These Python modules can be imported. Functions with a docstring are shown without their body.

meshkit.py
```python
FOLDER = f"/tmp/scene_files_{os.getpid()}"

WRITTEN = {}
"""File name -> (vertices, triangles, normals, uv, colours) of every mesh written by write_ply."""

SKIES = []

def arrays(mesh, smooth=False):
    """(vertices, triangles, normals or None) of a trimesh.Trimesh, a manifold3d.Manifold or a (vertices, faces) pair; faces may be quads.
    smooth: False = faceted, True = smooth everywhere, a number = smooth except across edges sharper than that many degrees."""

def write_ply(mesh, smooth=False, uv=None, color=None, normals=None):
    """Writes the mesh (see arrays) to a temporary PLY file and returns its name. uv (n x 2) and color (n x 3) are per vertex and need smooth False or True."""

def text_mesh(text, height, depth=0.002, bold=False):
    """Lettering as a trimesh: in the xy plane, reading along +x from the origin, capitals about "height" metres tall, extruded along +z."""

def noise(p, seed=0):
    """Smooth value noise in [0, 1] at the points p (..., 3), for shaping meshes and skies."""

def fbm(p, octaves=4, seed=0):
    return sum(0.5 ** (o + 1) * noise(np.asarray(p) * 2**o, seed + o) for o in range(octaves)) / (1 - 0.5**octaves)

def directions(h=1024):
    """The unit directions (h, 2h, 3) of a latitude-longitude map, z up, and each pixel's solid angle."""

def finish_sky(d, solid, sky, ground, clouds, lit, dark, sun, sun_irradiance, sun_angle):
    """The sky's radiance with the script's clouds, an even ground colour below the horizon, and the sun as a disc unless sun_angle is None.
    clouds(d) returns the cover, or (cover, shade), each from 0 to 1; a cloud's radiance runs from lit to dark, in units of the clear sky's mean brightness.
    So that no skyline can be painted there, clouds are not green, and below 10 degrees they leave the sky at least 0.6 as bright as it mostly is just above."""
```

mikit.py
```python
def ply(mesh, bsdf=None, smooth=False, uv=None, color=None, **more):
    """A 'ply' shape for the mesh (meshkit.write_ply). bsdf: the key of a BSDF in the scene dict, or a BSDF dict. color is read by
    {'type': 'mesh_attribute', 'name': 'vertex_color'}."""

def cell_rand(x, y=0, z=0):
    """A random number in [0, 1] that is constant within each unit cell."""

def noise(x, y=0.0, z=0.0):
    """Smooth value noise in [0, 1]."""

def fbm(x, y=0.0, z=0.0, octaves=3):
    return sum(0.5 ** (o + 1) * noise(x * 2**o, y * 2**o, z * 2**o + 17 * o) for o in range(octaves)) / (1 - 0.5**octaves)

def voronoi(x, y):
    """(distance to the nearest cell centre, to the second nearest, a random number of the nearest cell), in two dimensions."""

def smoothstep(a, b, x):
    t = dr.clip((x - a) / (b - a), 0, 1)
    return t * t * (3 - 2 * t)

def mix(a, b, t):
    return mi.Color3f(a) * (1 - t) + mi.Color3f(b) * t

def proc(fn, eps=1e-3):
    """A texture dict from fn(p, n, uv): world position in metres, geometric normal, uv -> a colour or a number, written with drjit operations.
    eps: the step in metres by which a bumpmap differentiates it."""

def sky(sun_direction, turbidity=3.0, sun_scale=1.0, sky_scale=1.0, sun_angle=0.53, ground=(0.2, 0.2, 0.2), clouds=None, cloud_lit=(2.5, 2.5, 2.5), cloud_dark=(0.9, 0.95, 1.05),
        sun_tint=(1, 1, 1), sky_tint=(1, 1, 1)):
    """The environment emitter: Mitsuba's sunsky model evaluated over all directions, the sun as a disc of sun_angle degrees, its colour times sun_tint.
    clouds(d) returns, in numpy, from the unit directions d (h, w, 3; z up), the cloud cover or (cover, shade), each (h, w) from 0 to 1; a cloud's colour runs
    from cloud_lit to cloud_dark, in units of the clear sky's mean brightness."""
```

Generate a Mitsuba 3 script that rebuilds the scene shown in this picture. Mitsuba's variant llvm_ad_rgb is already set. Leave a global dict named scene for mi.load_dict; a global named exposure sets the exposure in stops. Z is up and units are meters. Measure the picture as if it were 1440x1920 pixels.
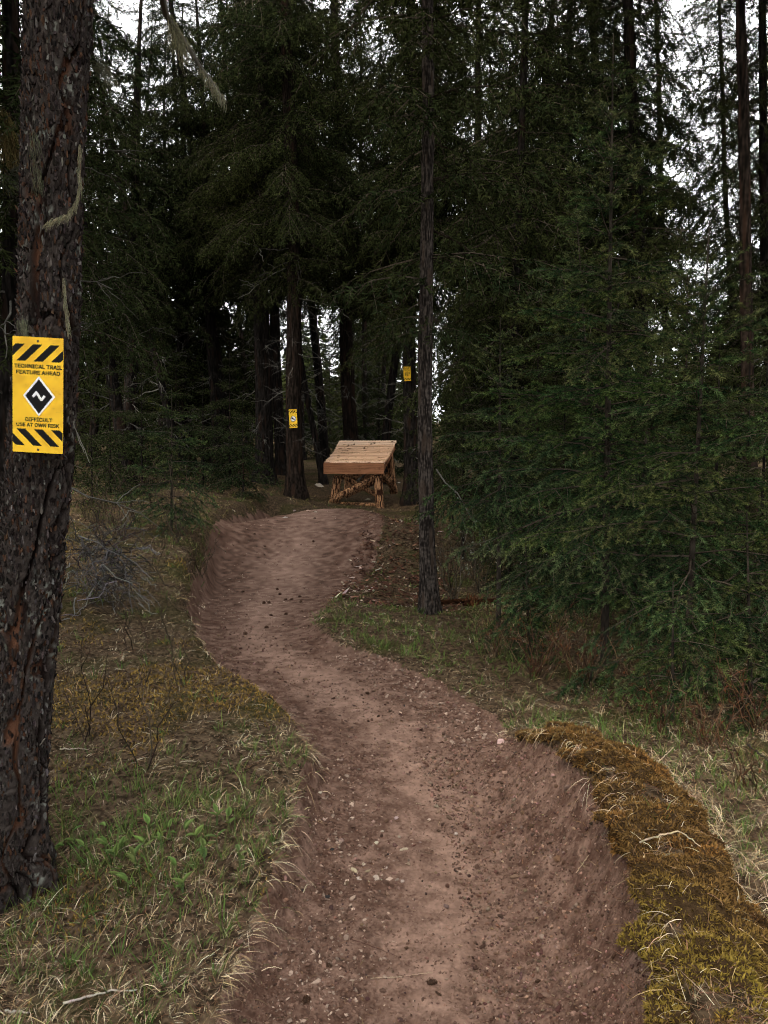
import math, numpy as np, trimesh, mitsuba as mi, mikit, meshkit, shapely
from shapely.geometry import Polygon, LineString, Point, box as sbox
from scipy.interpolate import PchipInterpolator, RBFInterpolator
from scipy.spatial import Delaunay
from mikit import noise, fbm, mix, smoothstep
T = mi.ScalarTransform4f
RNG = np.random.default_rng(7)
scene, labels = {'type': 'scene'}, {}

# ------------------------------------------------------------------ camera, sky, exposure
FPX, EYE, PITCH = 1444.0, 1.6, math.atan(170 / 1444)
CP, SP = math.cos(PITCH), math.sin(PITCH)
scene['camera'] = {'type': 'perspective', 'fov': 2 * math.degrees(math.atan(720 / FPX)), 'fov_axis': 'x', 'near_clip': 0.05, 'far_clip': 800.0,
                   'to_world': T().look_at(origin=[0, 0, EYE], target=[0, CP, EYE - SP], up=[0, 0, 1])}
scene['sky'] = mikit.sky([-0.35, -0.55, 0.75], turbidity=3, sun_scale=0.12, sun_angle=25, clouds=lambda d: 1.0, ground=(0.08, 0.07, 0.05))
exposure = 4.0


# ------------------------------------------------------------------ helpers
def spot(u, v, y):
    """The point at forward distance y that lies on the line of sight of a place in the 1440 x 1920 photograph."""
    a, b = (u - 720) / FPX, (960 - v) / FPX
    t = y / (CP + b * SP)
    return np.array([a * t, y, EYE + t * (-SP + b * CP)])


def norm(a):
    return a / (np.linalg.norm(a, axis=-1, keepdims=True) + 1e-12)


def sstep(a, b, x):
    t = np.clip((x - a) / (b - a), 0, 1)
    return t * t * (3 - 2 * t)


class MB:
    def __init__(self):
        self.v, self.f, self.c, self.n = [], [], [], 0

    def add(self, v, f, c=None):
        v, f = np.asarray(v, float), np.asarray(f, int)
        if not len(v):
            return self
        self.v.append(v)
        self.f.append(f + self.n)
        if c is not None:
            self.c.append(np.broadcast_to(np.asarray(c, float), (len(v), 3)))
        self.n += len(v)
        return self

    def mesh(self, m, c=None):
        return self.add(m.vertices, m.faces, c)

    def out(self):
        return np.vstack(self.v), np.vstack(self.f)

    def col(self):
        return np.vstack(self.c) if self.c else None


def put(key, vf, bsdf, smooth=False, color=None, label=None, cat=None, group=None, kind=None, **more):
    k, i = key, 0
    while k in scene or any(x.startswith(k + '__') for x in (k,)):
        i += 1
        k = f'{key}_{i:03d}'
    scene[k] = mikit.ply(vf, bsdf, smooth=smooth, color=color, **more)
    say(k, label, cat, group, kind)
    return k


USED = {}


def numbered(name):
    i = USED.get(name, 0)
    USED[name] = i + 1
    return name if i == 0 else f'{name}_{i:03d}'


def say(k, label=None, cat=None, group=None, kind=None):
    d = {a: b for a, b in (('label', label), ('category', cat), ('group', group), ('kind', kind)) if b}
    if d:
        labels[k] = d


def part(t, name, vf, bsdf, smooth=False, color=None, **kw):
    k = numbered(t + '__' + name)
    scene[k] = mikit.ply(vf, bsdf, smooth=smooth, color=color)
    say(k, **kw)
    return k


def thing(name, label, cat, group=None):
    k = numbered(name)
    say(k, label, cat, group)
    return k


def solo(name, vf, bsdf, label, cat=None, group=None, kind=None, smooth=False, color=None):
    k = numbered(name)
    scene[k] = mikit.ply(vf, bsdf, smooth=smooth, color=color)
    say(k, label, cat, group, kind)
    return k


def tubes(P, R, sides=3):
    """Many polylines at once: P (n, k, 3), R (n, k)."""
    P, R = np.asarray(P, float), np.asarray(R, float)
    n, k = P.shape[:2]
    t = norm(np.gradient(P, axis=1))
    a = np.cross(t, np.where(np.abs(t[..., 2:]) < 0.9, [0, 0, 1.0], [1.0, 0, 0]))
    a = norm(a)
    b = np.cross(t, a)
    g = np.arange(sides) * 2 * np.pi / sides
    v = P[:, :, None] + R[:, :, None, None] * (np.cos(g)[:, None] * a[:, :, None] + np.sin(g)[:, None] * b[:, :, None])
    i, j = np.meshgrid(np.arange(k - 1), np.arange(sides), indexing='ij')
    q = np.stack([i * sides + j, i * sides + (j + 1) % sides, (i + 1) * sides + (j + 1) % sides, (i + 1) * sides + j], -1).reshape(-1, 4)
    f = np.vstack([q[:, [0, 1, 2]], q[:, [0, 2, 3]]])
    F = (f[None] + (np.arange(n) * k * sides)[:, None, None]).reshape(-1, 3)
    return v.reshape(-1, 3), F


def blades(B, D, L, W, bend, segs=3, roll=None):
    """Ribbons: bases B (n,3), unit directions D, lengths L, widths W, bend = sag as a share of length. Vertices 2*segs+1 each."""
    n = len(B)
    s = np.linspace(0, 1, segs + 1)
    side = norm(np.cross(D, [0, 0, 1.0]) + RNG.normal(0, 0.25, (n, 3)))
    pts = B[:, None] + D[:, None] * (L[:, None] * s)[..., None]
    pts[..., 2] -= (bend * L)[:, None] * s ** 2
    w = W[:, None] * (1 - s[:-1] ** 2 * 0.6) * 0.5
    l = pts[:, :-1] - side[:, None] * w[..., None]
    r = pts[:, :-1] + side[:, None] * w[..., None]
    V = np.concatenate([np.stack([l, r], 2).reshape(n, -1, 3), pts[:, -1:]], 1)
    f = []
    for i in range(segs - 1):
        f += [[2 * i, 2 * i + 1, 2 * i + 3], [2 * i, 2 * i + 3, 2 * i + 2]]
    f += [[2 * segs - 2, 2 * segs - 1, 2 * segs]]
    F = (np.array(f)[None] + (np.arange(n) * (2 * segs + 1))[:, None, None]).reshape(-1, 3)
    return V.reshape(-1, 3), F, 2 * segs + 1


def rot_random(n, flat=0.0):
    q = norm(RNG.normal(size=(n, 4)) * np.array([1, 1 - flat, 1 - flat, 1]))
    w, x, y, z = q.T
    return np.stack([1 - 2 * (y * y + z * z), 2 * (x * y - z * w), 2 * (x * z + y * w), 2 * (x * y + z * w), 1 - 2 * (x * x + z * z), 2 * (y * z - x * w),
                     2 * (x * z - y * w), 2 * (y * z + x * w), 1 - 2 * (x * x + y * y)], -1).reshape(n, 3, 3)


ICO1, ICO2 = trimesh.creation.icosphere(subdivisions=0), trimesh.creation.icosphere(subdivisions=2)


def pebbles(P, S, flat=0.55):
    """Little stones (20 faces each) of size S at P."""
    n = len(P)
    v = ICO1.vertices[None] * (1 + RNG.uniform(-0.35, 0.35, (n, 12, 1))) * np.stack([RNG.uniform(0.7, 1.3, n), RNG.uniform(0.5, 0.9, n), RNG.uniform(.4, 1.1, n) * flat], -1)[:, None]
    v = np.einsum('nij,nkj->nki', rot_random(n, 0.75), v) * (S[:, None, None] * 0.5) + P[:, None]
    return v.reshape(-1, 3), (ICO1.faces[None] + (np.arange(n) * 12)[:, None, None]).reshape(-1, 3)


def tint(base, n, per, spread=0.2, hue=0.06):
    c = np.asarray(base)[RNG.integers(0, len(base), n)] if np.ndim(base) == 2 else np.broadcast_to(base, (n, 3))
    c = c * (1 + RNG.normal(0, spread, (n, 1))) * (1 + RNG.normal(0, hue, (n, 3)))
    return np.repeat(np.clip(c, 0.008, 0.85), per, 0)


# ------------------------------------------------------------------ materials
def two(b):
    return {'type': 'twosided', 'bsdf': b}


def diffuse(fn):
    return two({'type': 'diffuse', 'reflectance': mikit.proc(fn)})


scene['vcol'] = two({'type': 'diffuse', 'reflectance': {'type': 'mesh_attribute', 'name': 'vertex_color'}})


def foliage_fn(a, b, c):
    def fn(p, n, uv):
        big = noise(p.x * 0.35 + 3, p.y * 0.35, p.z * 0.35)
        small = noise(p.x * 9, p.y * 9, p.z * 9)
        return mix(mix(a, b, big), c, small * small * 0.8)
    return fn


scene['fir_far'] = diffuse(foliage_fn((0.010, 0.020, 0.010), (0.023, 0.025, 0.007), (0.046, 0.052, 0.019)))
scene['twig'] = diffuse(lambda p, n, uv: mix((0.018, 0.014, 0.011), (0.095, 0.078, 0.06), noise(p.x * 14, p.y * 14, p.z * 14)))
scene['dead_twig'] = diffuse(lambda p, n, uv: mix((0.04, 0.035, 0.03), (0.16, 0.155, 0.135), noise(p.x * 10, p.y * 10, p.z * 10)))


def bark_fn(dark, light, red):
    def fn(p, n, uv):
        ridge = noise(p.x * 70 + 4 * noise(p.x * 12, p.y * 12, p.z * 3), p.y * 70, p.z * 6)
        scale = noise(p.x * 45, p.y * 45, p.z * 28)
        c = mix(dark, light, smoothstep(0.25, 0.95, 0.65 * ridge + 0.35 * scale))
        return mix(c, red, smoothstep(0.55, 0.85, noise(p.x * 22, p.y * 22, p.z * 2.5)) * 0.55)
    return fn


scene['bark'] = diffuse(bark_fn((0.005, 0.0045, 0.004), (0.027, 0.023, 0.021), (0.030, 0.018, 0.013)))
scene['young_bark'] = diffuse(lambda p, n, uv: mix((0.012, 0.010, 0.009), (0.055, 0.046, 0.036), noise(p.x * 50, p.y * 50, p.z * 22)))


def slim_fn(p, n, uv):
    ridge = noise(p.x * 130 + 4 * noise(p.x * 20, p.y * 20, p.z * 6), p.y * 130, p.z * 13)
    scale = noise(p.x * 60, p.y * 60, p.z * 50)
    c = mix((0.012, 0.010, 0.009), (0.072, 0.061, 0.053), smoothstep(0.35, 0.8, 0.65 * ridge + 0.35 * scale))
    return mix(c, (0.065, 0.047, 0.036), smoothstep(0.62, 0.8, noise(p.x * 40, p.y * 40, p.z * 5)) * 0.5)


scene['bark_grey'] = diffuse(slim_fn)
scene['bark_red'] = diffuse(bark_fn((0.006, 0.005, 0.004), (0.036, 0.026, 0.021), (0.040, 0.023, 0.016)))


def ground_fn(p, n, uv):
    a = fbm(p.x * 2.3, p.y * 2.3, 0.5)
    b = fbm(p.x * 30, p.y * 30, p.z * 30)
    c = noise(p.x * 90, p.y * 90, p.z * 90)
    col = mix((0.020, 0.014, 0.009), (0.100, 0.070, 0.044), smoothstep(0.3, 0.75, 0.5 * b + 0.5 * c))
    return mix(col, (0.026, 0.030, 0.008), smoothstep(0.45, 0.7, a) * 0.6)


scene['trail_dirt'] = two({'type': 'bumpmap', 'arbitrary': mikit.proc(lambda p, n, uv: fbm(p.x * 240, p.y * 240, p.z * 240, 2), 2e-3), 'scale': 0.0035, 'bsdf': {'type': 'diffuse', 'reflectance': {'type': 'mesh_attribute', 'name': 'vertex_color'}}})
scene['forest_soil'] = diffuse(ground_fn)


def wood_fn(a, b, d):
    def fn(p, n, uv):
        g = noise(p.x * 3 + d, p.y * 60 + d * 7, p.z * 60)
        k = noise(p.x * 11 + d * 3, p.y * 26, p.z * 26)
        c = mix(a, b, g)
        return mix(c, (0.16, 0.075, 0.04), smoothstep(0.70, 0.86, k) * 0.8)
    return fn


for i, (a, b) in enumerate((((0.50, 0.31, 0.19), (0.72, 0.50, 0.34)), ((0.60, 0.41, 0.27), (0.80, 0.60, 0.43)), ((0.44, 0.26, 0.155), (0.66, 0.45, 0.30)))):
    scene[f'plank_wood_{i}'] = diffuse(wood_fn(a, b, 3.7 * i))
scene['fascia_wood'] = diffuse(wood_fn((0.15, 0.066, 0.034), (0.30, 0.140, 0.075), 9.1))


def log_fn(p, n, uv):
    g = noise(p.x * 75, p.y * 75, p.z * 9)
    return mix((0.028, 0.013, 0.008), (0.33, 0.18, 0.095), smoothstep(0.40, 0.62, g))


scene['peeled_log'] = diffuse(log_fn)
for nm, col, ro in (('sign_yellow', (0.86, 0.53, 0.03), 0.5), ('sign_black', (0.006, 0.006, 0.006), 0.6), ('sign_white', (0.85, 0.85, 0.83), 0.35), ('screw_metal', (0.10, 0.07, 0.05), 0.5)):
    scene[nm] = two({'type': 'principled', 'base_color': {'type': 'rgb', 'value': col}, 'roughness': ro, 'specular': 0.15})

def worn_yellow(p, n, uv):
    d = fbm(p.x * 22, p.y * 22, p.z * 22)
    s_ = noise(p.x * 90, p.y * 90, p.z * 300)
    return mix(mix((0.88, 0.55, 0.035), (0.74, 0.43, 0.03), smoothstep(0.4, 0.75, d)), (0.42, 0.27, 0.07), smoothstep(0.80, 0.95, s_) * smoothstep(0.45, 0.7, d))


scene['sign_yellow']['bsdf']['base_color'] = mikit.proc(worn_yellow)

# ------------------------------------------------------------------ terrain
YK = [-3, 1.0, 1.9, 2.4, 3.1, 3.8, 4.4, 5.2, 6.2, 7.4, 8.4, 9.6, 11.0, 11.9, 12.6, 13.2, 16, 400]
XLf = PchipInterpolator(YK, [-.42, -.40, -.335, -.265, -.255, -.45, -.80, -1.20, -1.52, -1.74, -1.86, -2.05, -2.1, -2.0, -1.9, -1.9, -1.9, -1.9])
YR = [-3, 1.0, 1.9, 2.4, 3.1, 3.8, 4.3, 4.9, 5.5, 6.4, 7.3, 8.4, 9.6, 11.0, 11.9, 16, 400]
XRf = PchipInterpolator(YR, [.5, .5, .55, .58, .58, .48, .30, .02, -.46, -.70, -.68, -.62, -.52, -.40, -.36, -.32, -.3])
ZFf = PchipInterpolator(YK, [0, 0, 0, 0, 0, 0, -.02, -.06, -.12, -.22, -.28, -.17, .06, .150, .165, .06, -.17, 0])
BASE = np.array([(-.6, 1.0, .06), (-.7, 1.8, .09), (-1.2, 2.45, -.02), (-1.05, 2.0, .02), (-.8, 2.5, .12), (-.45, 2.5, .17), (-.45, 3.1, .19), (-1.5, 4, .16), (-.75, 4, .17), (-1.3, 4.8, .12), (-2.5, 5, .18), (-1.7, 6, .2), (-3, 7, .3),
                 (-2, 7.4, .28), (-2.2, 8.4, .31), (-4, 9, .42), (-2.6, 10, .36), (-2.7, 12, .38), (-4.5, 13, .45), (-7, 16, .5), (-2.2, 14, .3), (-2.5, 16.5, .3), (-1.6, 14.6, .15),
                 (-.6, 14, -.12), (-.6, 16, -.1), (.2, 15, -.1), (.6, 15.2, .05), (2, 15, -.15), (0, 18, 0), (-4, 20, .4), (4, 18, -.1), (0, 25, .1), (-8, 30, .3), (8, 30, 0), (0, 50, .5),
                 (20, 50, .3), (-20, 50, .6), (-15, 20, .6), (12, 20, 0), (3, 9, -.25), (1.5, 9, -.3), (.6, 8.5, -.36), (.3, 7.4, -.2), (.5, 6.7, -.1), (1, 6, -.06), (.1, 5.8, -.04),
                 (-.2, 6.3, -.07), (2, 5, -.03), (3.5, 6, -.1), (1.2, 4, .03), (.7, 4.3, 0), (1.3, 3, .12), (1.2, 2.2, .12), (1.8, 2.5, .08), (2.5, 3.5, .05), (1.2, 1.2, .14), (.4, 11, -.18),
                 (.3, 12.5, -.22), (-.3, 13.3, -.15), (2.5, 1, .1), (-3, 2, .1), (5, 3, 0), (0, -3, 0), (-6, 5, .3), (8, 9, -.2)])
RBF = RBFInterpolator(BASE[:, :2], BASE[:, 2], kernel='linear', smoothing=0.02)
HBf = PchipInterpolator([-3, .5, 1.5, 2.4, 2.9, 3.25, 3.6, 3.75, 400], [.36, .36, .38, .39, .33, .22, .04, 0, 0])
XCf = PchipInterpolator([-3, .5, 1.47, 1.9, 2.4, 3.0, 3.6, 400], [.54, .57, .63, .725, .755, .715, .65, .65])


def n2(x, y, s, seed=0, oct=3):
    return meshkit.fbm(np.stack([x * s, y * s, np.full_like(x, 0.37)], -1), oct, seed) - 0.5


def edges(x, y):
    w = 0.10 * n2(x, y, 3.1, 5) + .07 * n2(x, y, 14, 6, 3)
    return XLf(y) + w, XRf(y) + w * 1.3


def berm_d(x, y):
    return x - XCf(y) - 0.07 * n2(x, y, 4.0, 9)


def trail_amount(x, y):
    l, r = edges(x, y)
    wl = np.interp(y, [1, 2, 4, 7, 12], [.14, .11, .11, .20, .4])
    wr = np.interp(y, [4, 6, 7.5, 9, 12], [.2, .2, .4, .8, .7])
    return (1 - sstep(-.03, 1, (l - x) / wl)) * (1 - sstep(-.03, 1, (x - r) / wr)) * (1 - sstep(12.9, 13.7, y))


def is_trail(x, y):
    d = berm_d(x, y)
    return (trail_amount(x, y) > np.where(y < 3.6, .12, .42)) & ~((d > -0.03) & (y < 3.65)) & (y < 13.2)


def H(x, y, fine=True):
    x, y = np.broadcast_arrays(np.asarray(x, float), np.asarray(y, float))
    sh = x.shape
    x, y = x.ravel(), y.ravel()
    base = RBF(np.stack([np.clip(x, -40, 40), np.clip(y, -4, 60)], -1))
    a = trail_amount(x, y)
    l, r = edges(x, y)
    c = (x - (l + r) / 2) / np.maximum((r - l) / 2, .1)
    floor = ZFf(y + 0.9 * np.clip(np.abs(c - .3), 0, 1.4) ** 2.5 * sstep(9, 11, y)) + 0.03 * np.clip(c, -1, 1) ** 2 - 0.05 * sstep(9.5, 11.5, y) * sstep(0.1, -0.7, c)
    lump = 0.10 * n2(x, y, 0.9, 3) + 0.085 * n2(x, y, 4.5, 4)
    z = (base + lump * np.interp(y, [0, 30, 60], [.7, 1, 3])) * (1 - a) + floor * a
    d = berm_d(x, y)
    hb = HBf(y) * (1 + 0.25 * n2(x, y, 2.2, 8))
    prof = np.where(d < 0, np.clip((d + .45) / .45, 0, 1) ** 2.9, np.where(d < .10, 1.0, 1 - sstep(.10, .40, d)))
    moss = 0.0
    z = np.maximum(z, floor + hb * prof)
    if fine:
        z = z + a * (0.022 * n2(x, y, 7, 21) + 0.022 * n2(x, y, 30, 22, 3) * (.5 + 1.1 * sstep(-.1, .15, n2(x, y, 2.6, 25)) + 0.2 * sstep(-.40, -.2, d) * (y < 3.7)) + 0.007 * n2(x, y, 110, 26, 2)) + (1 - a) * 0.02 * n2(x, y, 22, 23, 2)
    return z.reshape(sh)


def ground_at(u, v, y0=1.3, y1=60.0):
    ys = np.geomspace(y0, y1, 1200)
    p = np.array([spot(u, v, y) for y in ys])
    hit = np.nonzero(p[:, 2] < H(p[:, 0], p[:, 1]))[0]
    return p[hit[0]] if len(hit) else p[-1]


rows, y = [], 0.55
while y < 70:
    s = max(0.0095, 0.0056 * y) if y < 16 else 0.02 * y
    hw = 0.62 * y + 0.9
    n = int(2 * hw / s)
    rows.append(np.stack([np.linspace(-hw, hw, n) + RNG.uniform(-.3, .3, n) * s, y + RNG.uniform(-.3, .3, n) * s], -1))
    y += s * 0.95
g = np.stack(np.meshgrid(np.linspace(-1, 1, 25) * 160, np.linspace(-12, 400, 33)), -1).reshape(-1, 2)
g = g[~((np.abs(g[:, 0]) < 0.62 * g[:, 1] + 1.5) & (g[:, 1] > 0) & (g[:, 1] < 70))]
coarse = np.vstack(rows)
zone = lambda q: (q[:, 1] > 1.15) & (q[:, 1] < 4.6) & (q[:, 0] > XLf(q[:, 1]) - .22) & (q[:, 0] < XRf(q[:, 1]) + .34)
rows, y = [], 1.15
while y < 4.6:
    s = max(.0042, .0024 * y)
    n = int(2.2 / s)
    rows.append(np.stack([-1.1 + (np.arange(n) + RNG.uniform(-.3, .3, n)) * s, y + RNG.uniform(-.3, .3, n) * s], -1))
    y += s * 1.05
fine_ = np.vstack(rows)
XY = np.vstack([coarse[~zone(coarse)], fine_[zone(fine_)], g])
tri = Delaunay(XY).simplices
e1, e2 = XY[tri[:, 1]] - XY[tri[:, 0]], XY[tri[:, 2]] - XY[tri[:, 0]]
flip = e1[:, 0] * e2[:, 1] - e1[:, 1] * e2[:, 0] < 0
tri[flip] = tri[flip][:, ::-1]
VZ = np.column_stack([XY, H(XY[:, 0], XY[:, 1])])
cen = XY[tri].mean(1)
on_trail = is_trail(cen[:, 0], cen[:, 1])


def sub(f):
    used, inv = np.unique(f, return_inverse=True)
    return VZ[used], inv.reshape(-1, 3)


used = np.unique(tri[on_trail])
vx, vy, vz = VZ[used].T
l_, r_ = edges(vx, vy)
cc = np.clip((vx - (l_ + r_) / 2) / np.maximum((r_ - l_) / 2, .1), -1.6, 1.6)
worn = np.exp(-((cc - .1 + .35 * n2(vx, vy, 1.1, 91)) / .50) ** 2) * (.6 + .8 * (n2(vx, vy, 2.3, 92) + .5))
grain = meshkit.noise(np.stack([vx * 150, vy * 150, vz * 150], -1), 93) * .6 + RNG.random(len(vx)) * .4
mid = meshkit.fbm(np.stack([vx * 18, vy * 18, vz * 18], -1), 3, 94)
tone = np.clip(.17 + .32 * np.clip(worn, 0, 1.1) + .60 * (grain - .5) + .90 * (mid - .5) + .22 * n2(vx, vy, 1.0, 95), 0, 1)[:, None]
TC = np.array([.064, .036, .026]) * (1 - tone) + np.array([.275, .180, .138]) * tone
dark = (sstep(.62, .75, meshkit.noise(np.stack([vx * 60, vy * 60, vz * 60], -1), 96)) * sstep(.2, -.1, worn - .5))[:, None]
TC = TC * (1 - .38 * dark) * 1.14
solo('trail', sub(tri[on_trail]), 'trail_dirt', color=TC, label='reddish brown dirt bike trail with a berm wall on the right', kind='structure', smooth=True)
solo('ground', sub(tri[~on_trail]), 'forest_soil', 'brown forest floor of needles and soil on both sides of the trail', kind='structure', smooth=True)


# ------------------------------------------------------------------ scattering
def scatter(n, y0, y1, spread=0.62, pad=0.25):
    y = np.exp(RNG.uniform(math.log(y0), math.log(y1), n))
    x = RNG.uniform(-1, 1, n) * (spread * y + pad)
    return x, y


def cover(x, y):
    """where things grow: not on the trail"""
    return ~is_trail(x, y)


def on_ground(x, y, dz=0.0):
    return np.stack([x, y, H(x, y) + dz], -1)


# gravel
x, y = scatter(170000, 1.2, 12.4)
k = is_trail(x, y) | ((trail_amount(x, y) > .02) & (RNG.random(len(x)) < .4) & (berm_d(x, y) < -.1))
x, y = x[k], y[k]
l, r = edges(x, y)
left = np.exp(-((x - l - .12) / .16) ** 2) * ((y > 1.7) & (y < 3.6))
right = np.exp(-((x - r + .02) / .22) ** 2) * ((y > 3.6) & (y < 5.3))
keep = RNG.random(len(x)) < 0.07 + .34 * sstep(-.2, .3, n2(x, y, 3, 31)) + .5 * left + .6 * right
x, y, left, right = x[keep], y[keep], left[keep], right[keep]
n = len(x)
xe, ye = scatter(60000, 6.5, 13)
le, re_ = edges(xe, ye)
chips = (RNG.random(len(xe)) < .12 * np.exp(-((xe - le - .15) / .2) ** 2) + .14 * np.exp(-((xe - re_ - .35) / .35) ** 2) + .006) & (xe > le) & (xe < re_ + 1.0)
x, y, left, right = np.concatenate([x, xe[chips]]), np.concatenate([y, ye[chips]]), np.concatenate([left, 0 * xe[chips] + .6]), np.concatenate([right, 0 * xe[chips] + .3])
n = len(x)
S = np.clip(RNG.lognormal(math.log(0.0060), 0.48, n) * (1 + .6 * left + .8 * right) * np.interp(y, [1, 3, 5, 10], [.8, 1, 1.35, 2.0]), 0.0025, 0.028)
v, f = pebbles(on_ground(x, y, S * 0.05), S)
pale = RNG.random(n) < 0.06 + .20 * left + .40 * right
C = np.where(pale[:, None], np.array([.29, .215, .17]), np.array([.125, .076, .057])) * (1 + RNG.normal(0, .28, (n, 1)))
solo('gravel', (v, f), 'vcol', 'small pale and reddish gravel and crumbs of earth scattered over the trail', 'gravel', kind='stuff', color=np.repeat(np.clip(C, .03, .6), 12, 0))

# crumbs and clods of earth on the berm wall and the trail floor
ye = np.exp(RNG.uniform(math.log(1.15), math.log(3.6), 9500))
xe = XCf(ye) + RNG.uniform(-.50, -.02, 9500)
yf, xf = np.exp(RNG.uniform(math.log(1.3), math.log(6.5), 16000)), RNG.uniform(-1.4, .6, 16000)
k = is_trail(xf, yf) & (RNG.random(16000) < .3 + .7 * sstep(-.1, .12, n2(xf, yf, 2.6, 25)))
x, y = np.concatenate([xe, xf[k]]), np.concatenate([ye, yf[k]])
S = np.clip(RNG.lognormal(math.log(.0075), .45, len(x)) * np.interp(y, [1, 3, 6], [.8, 1, 1.6]), .003, .026)
v, f = pebbles(on_ground(x, y, S * .12), S, .75)
solo('earth_crumbs', (v, f), 'vcol', 'loose reddish brown crumbs of earth on the berm wall and trail floor', 'earth', kind='stuff', color=tint([(.15, .092, .068), (.10, .060, .044), (.20, .13, .10), (.07, .042, .032)], len(x), 12, .25))

# needle litter on trail and ground
x, y = scatter(70000, 1.15, 9)
n = len(x)
ang = RNG.uniform(0, 2 * np.pi, n)
D = norm(np.stack([np.cos(ang), np.sin(ang), RNG.normal(.02, .12, n)], -1))
tr = is_trail(x, y)
keep = RNG.random(n) < np.where(tr, .12 + .7 * (1 - sstep(.12, 1, trail_amount(x, y))), 1)
x, y, D, tr = x[keep], y[keep], D[keep], tr[keep]
n = len(x)
v, f, per = blades(on_ground(x, y, .004), D, RNG.uniform(.012, .045, n), RNG.uniform(.001, .003, n) * np.interp(y, [1, 9], [.8, 2]), np.full(n, .02), 1)
solo('needle_litter', (v, f), 'vcol', 'fallen brown needles and bits of twig on trail and forest floor', 'litter', kind='stuff',
     color=tint([(.15, .085, .05), (.07, .045, .03), (.24, .17, .11), (.11, .055, .033)], n, per, .3))


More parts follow.
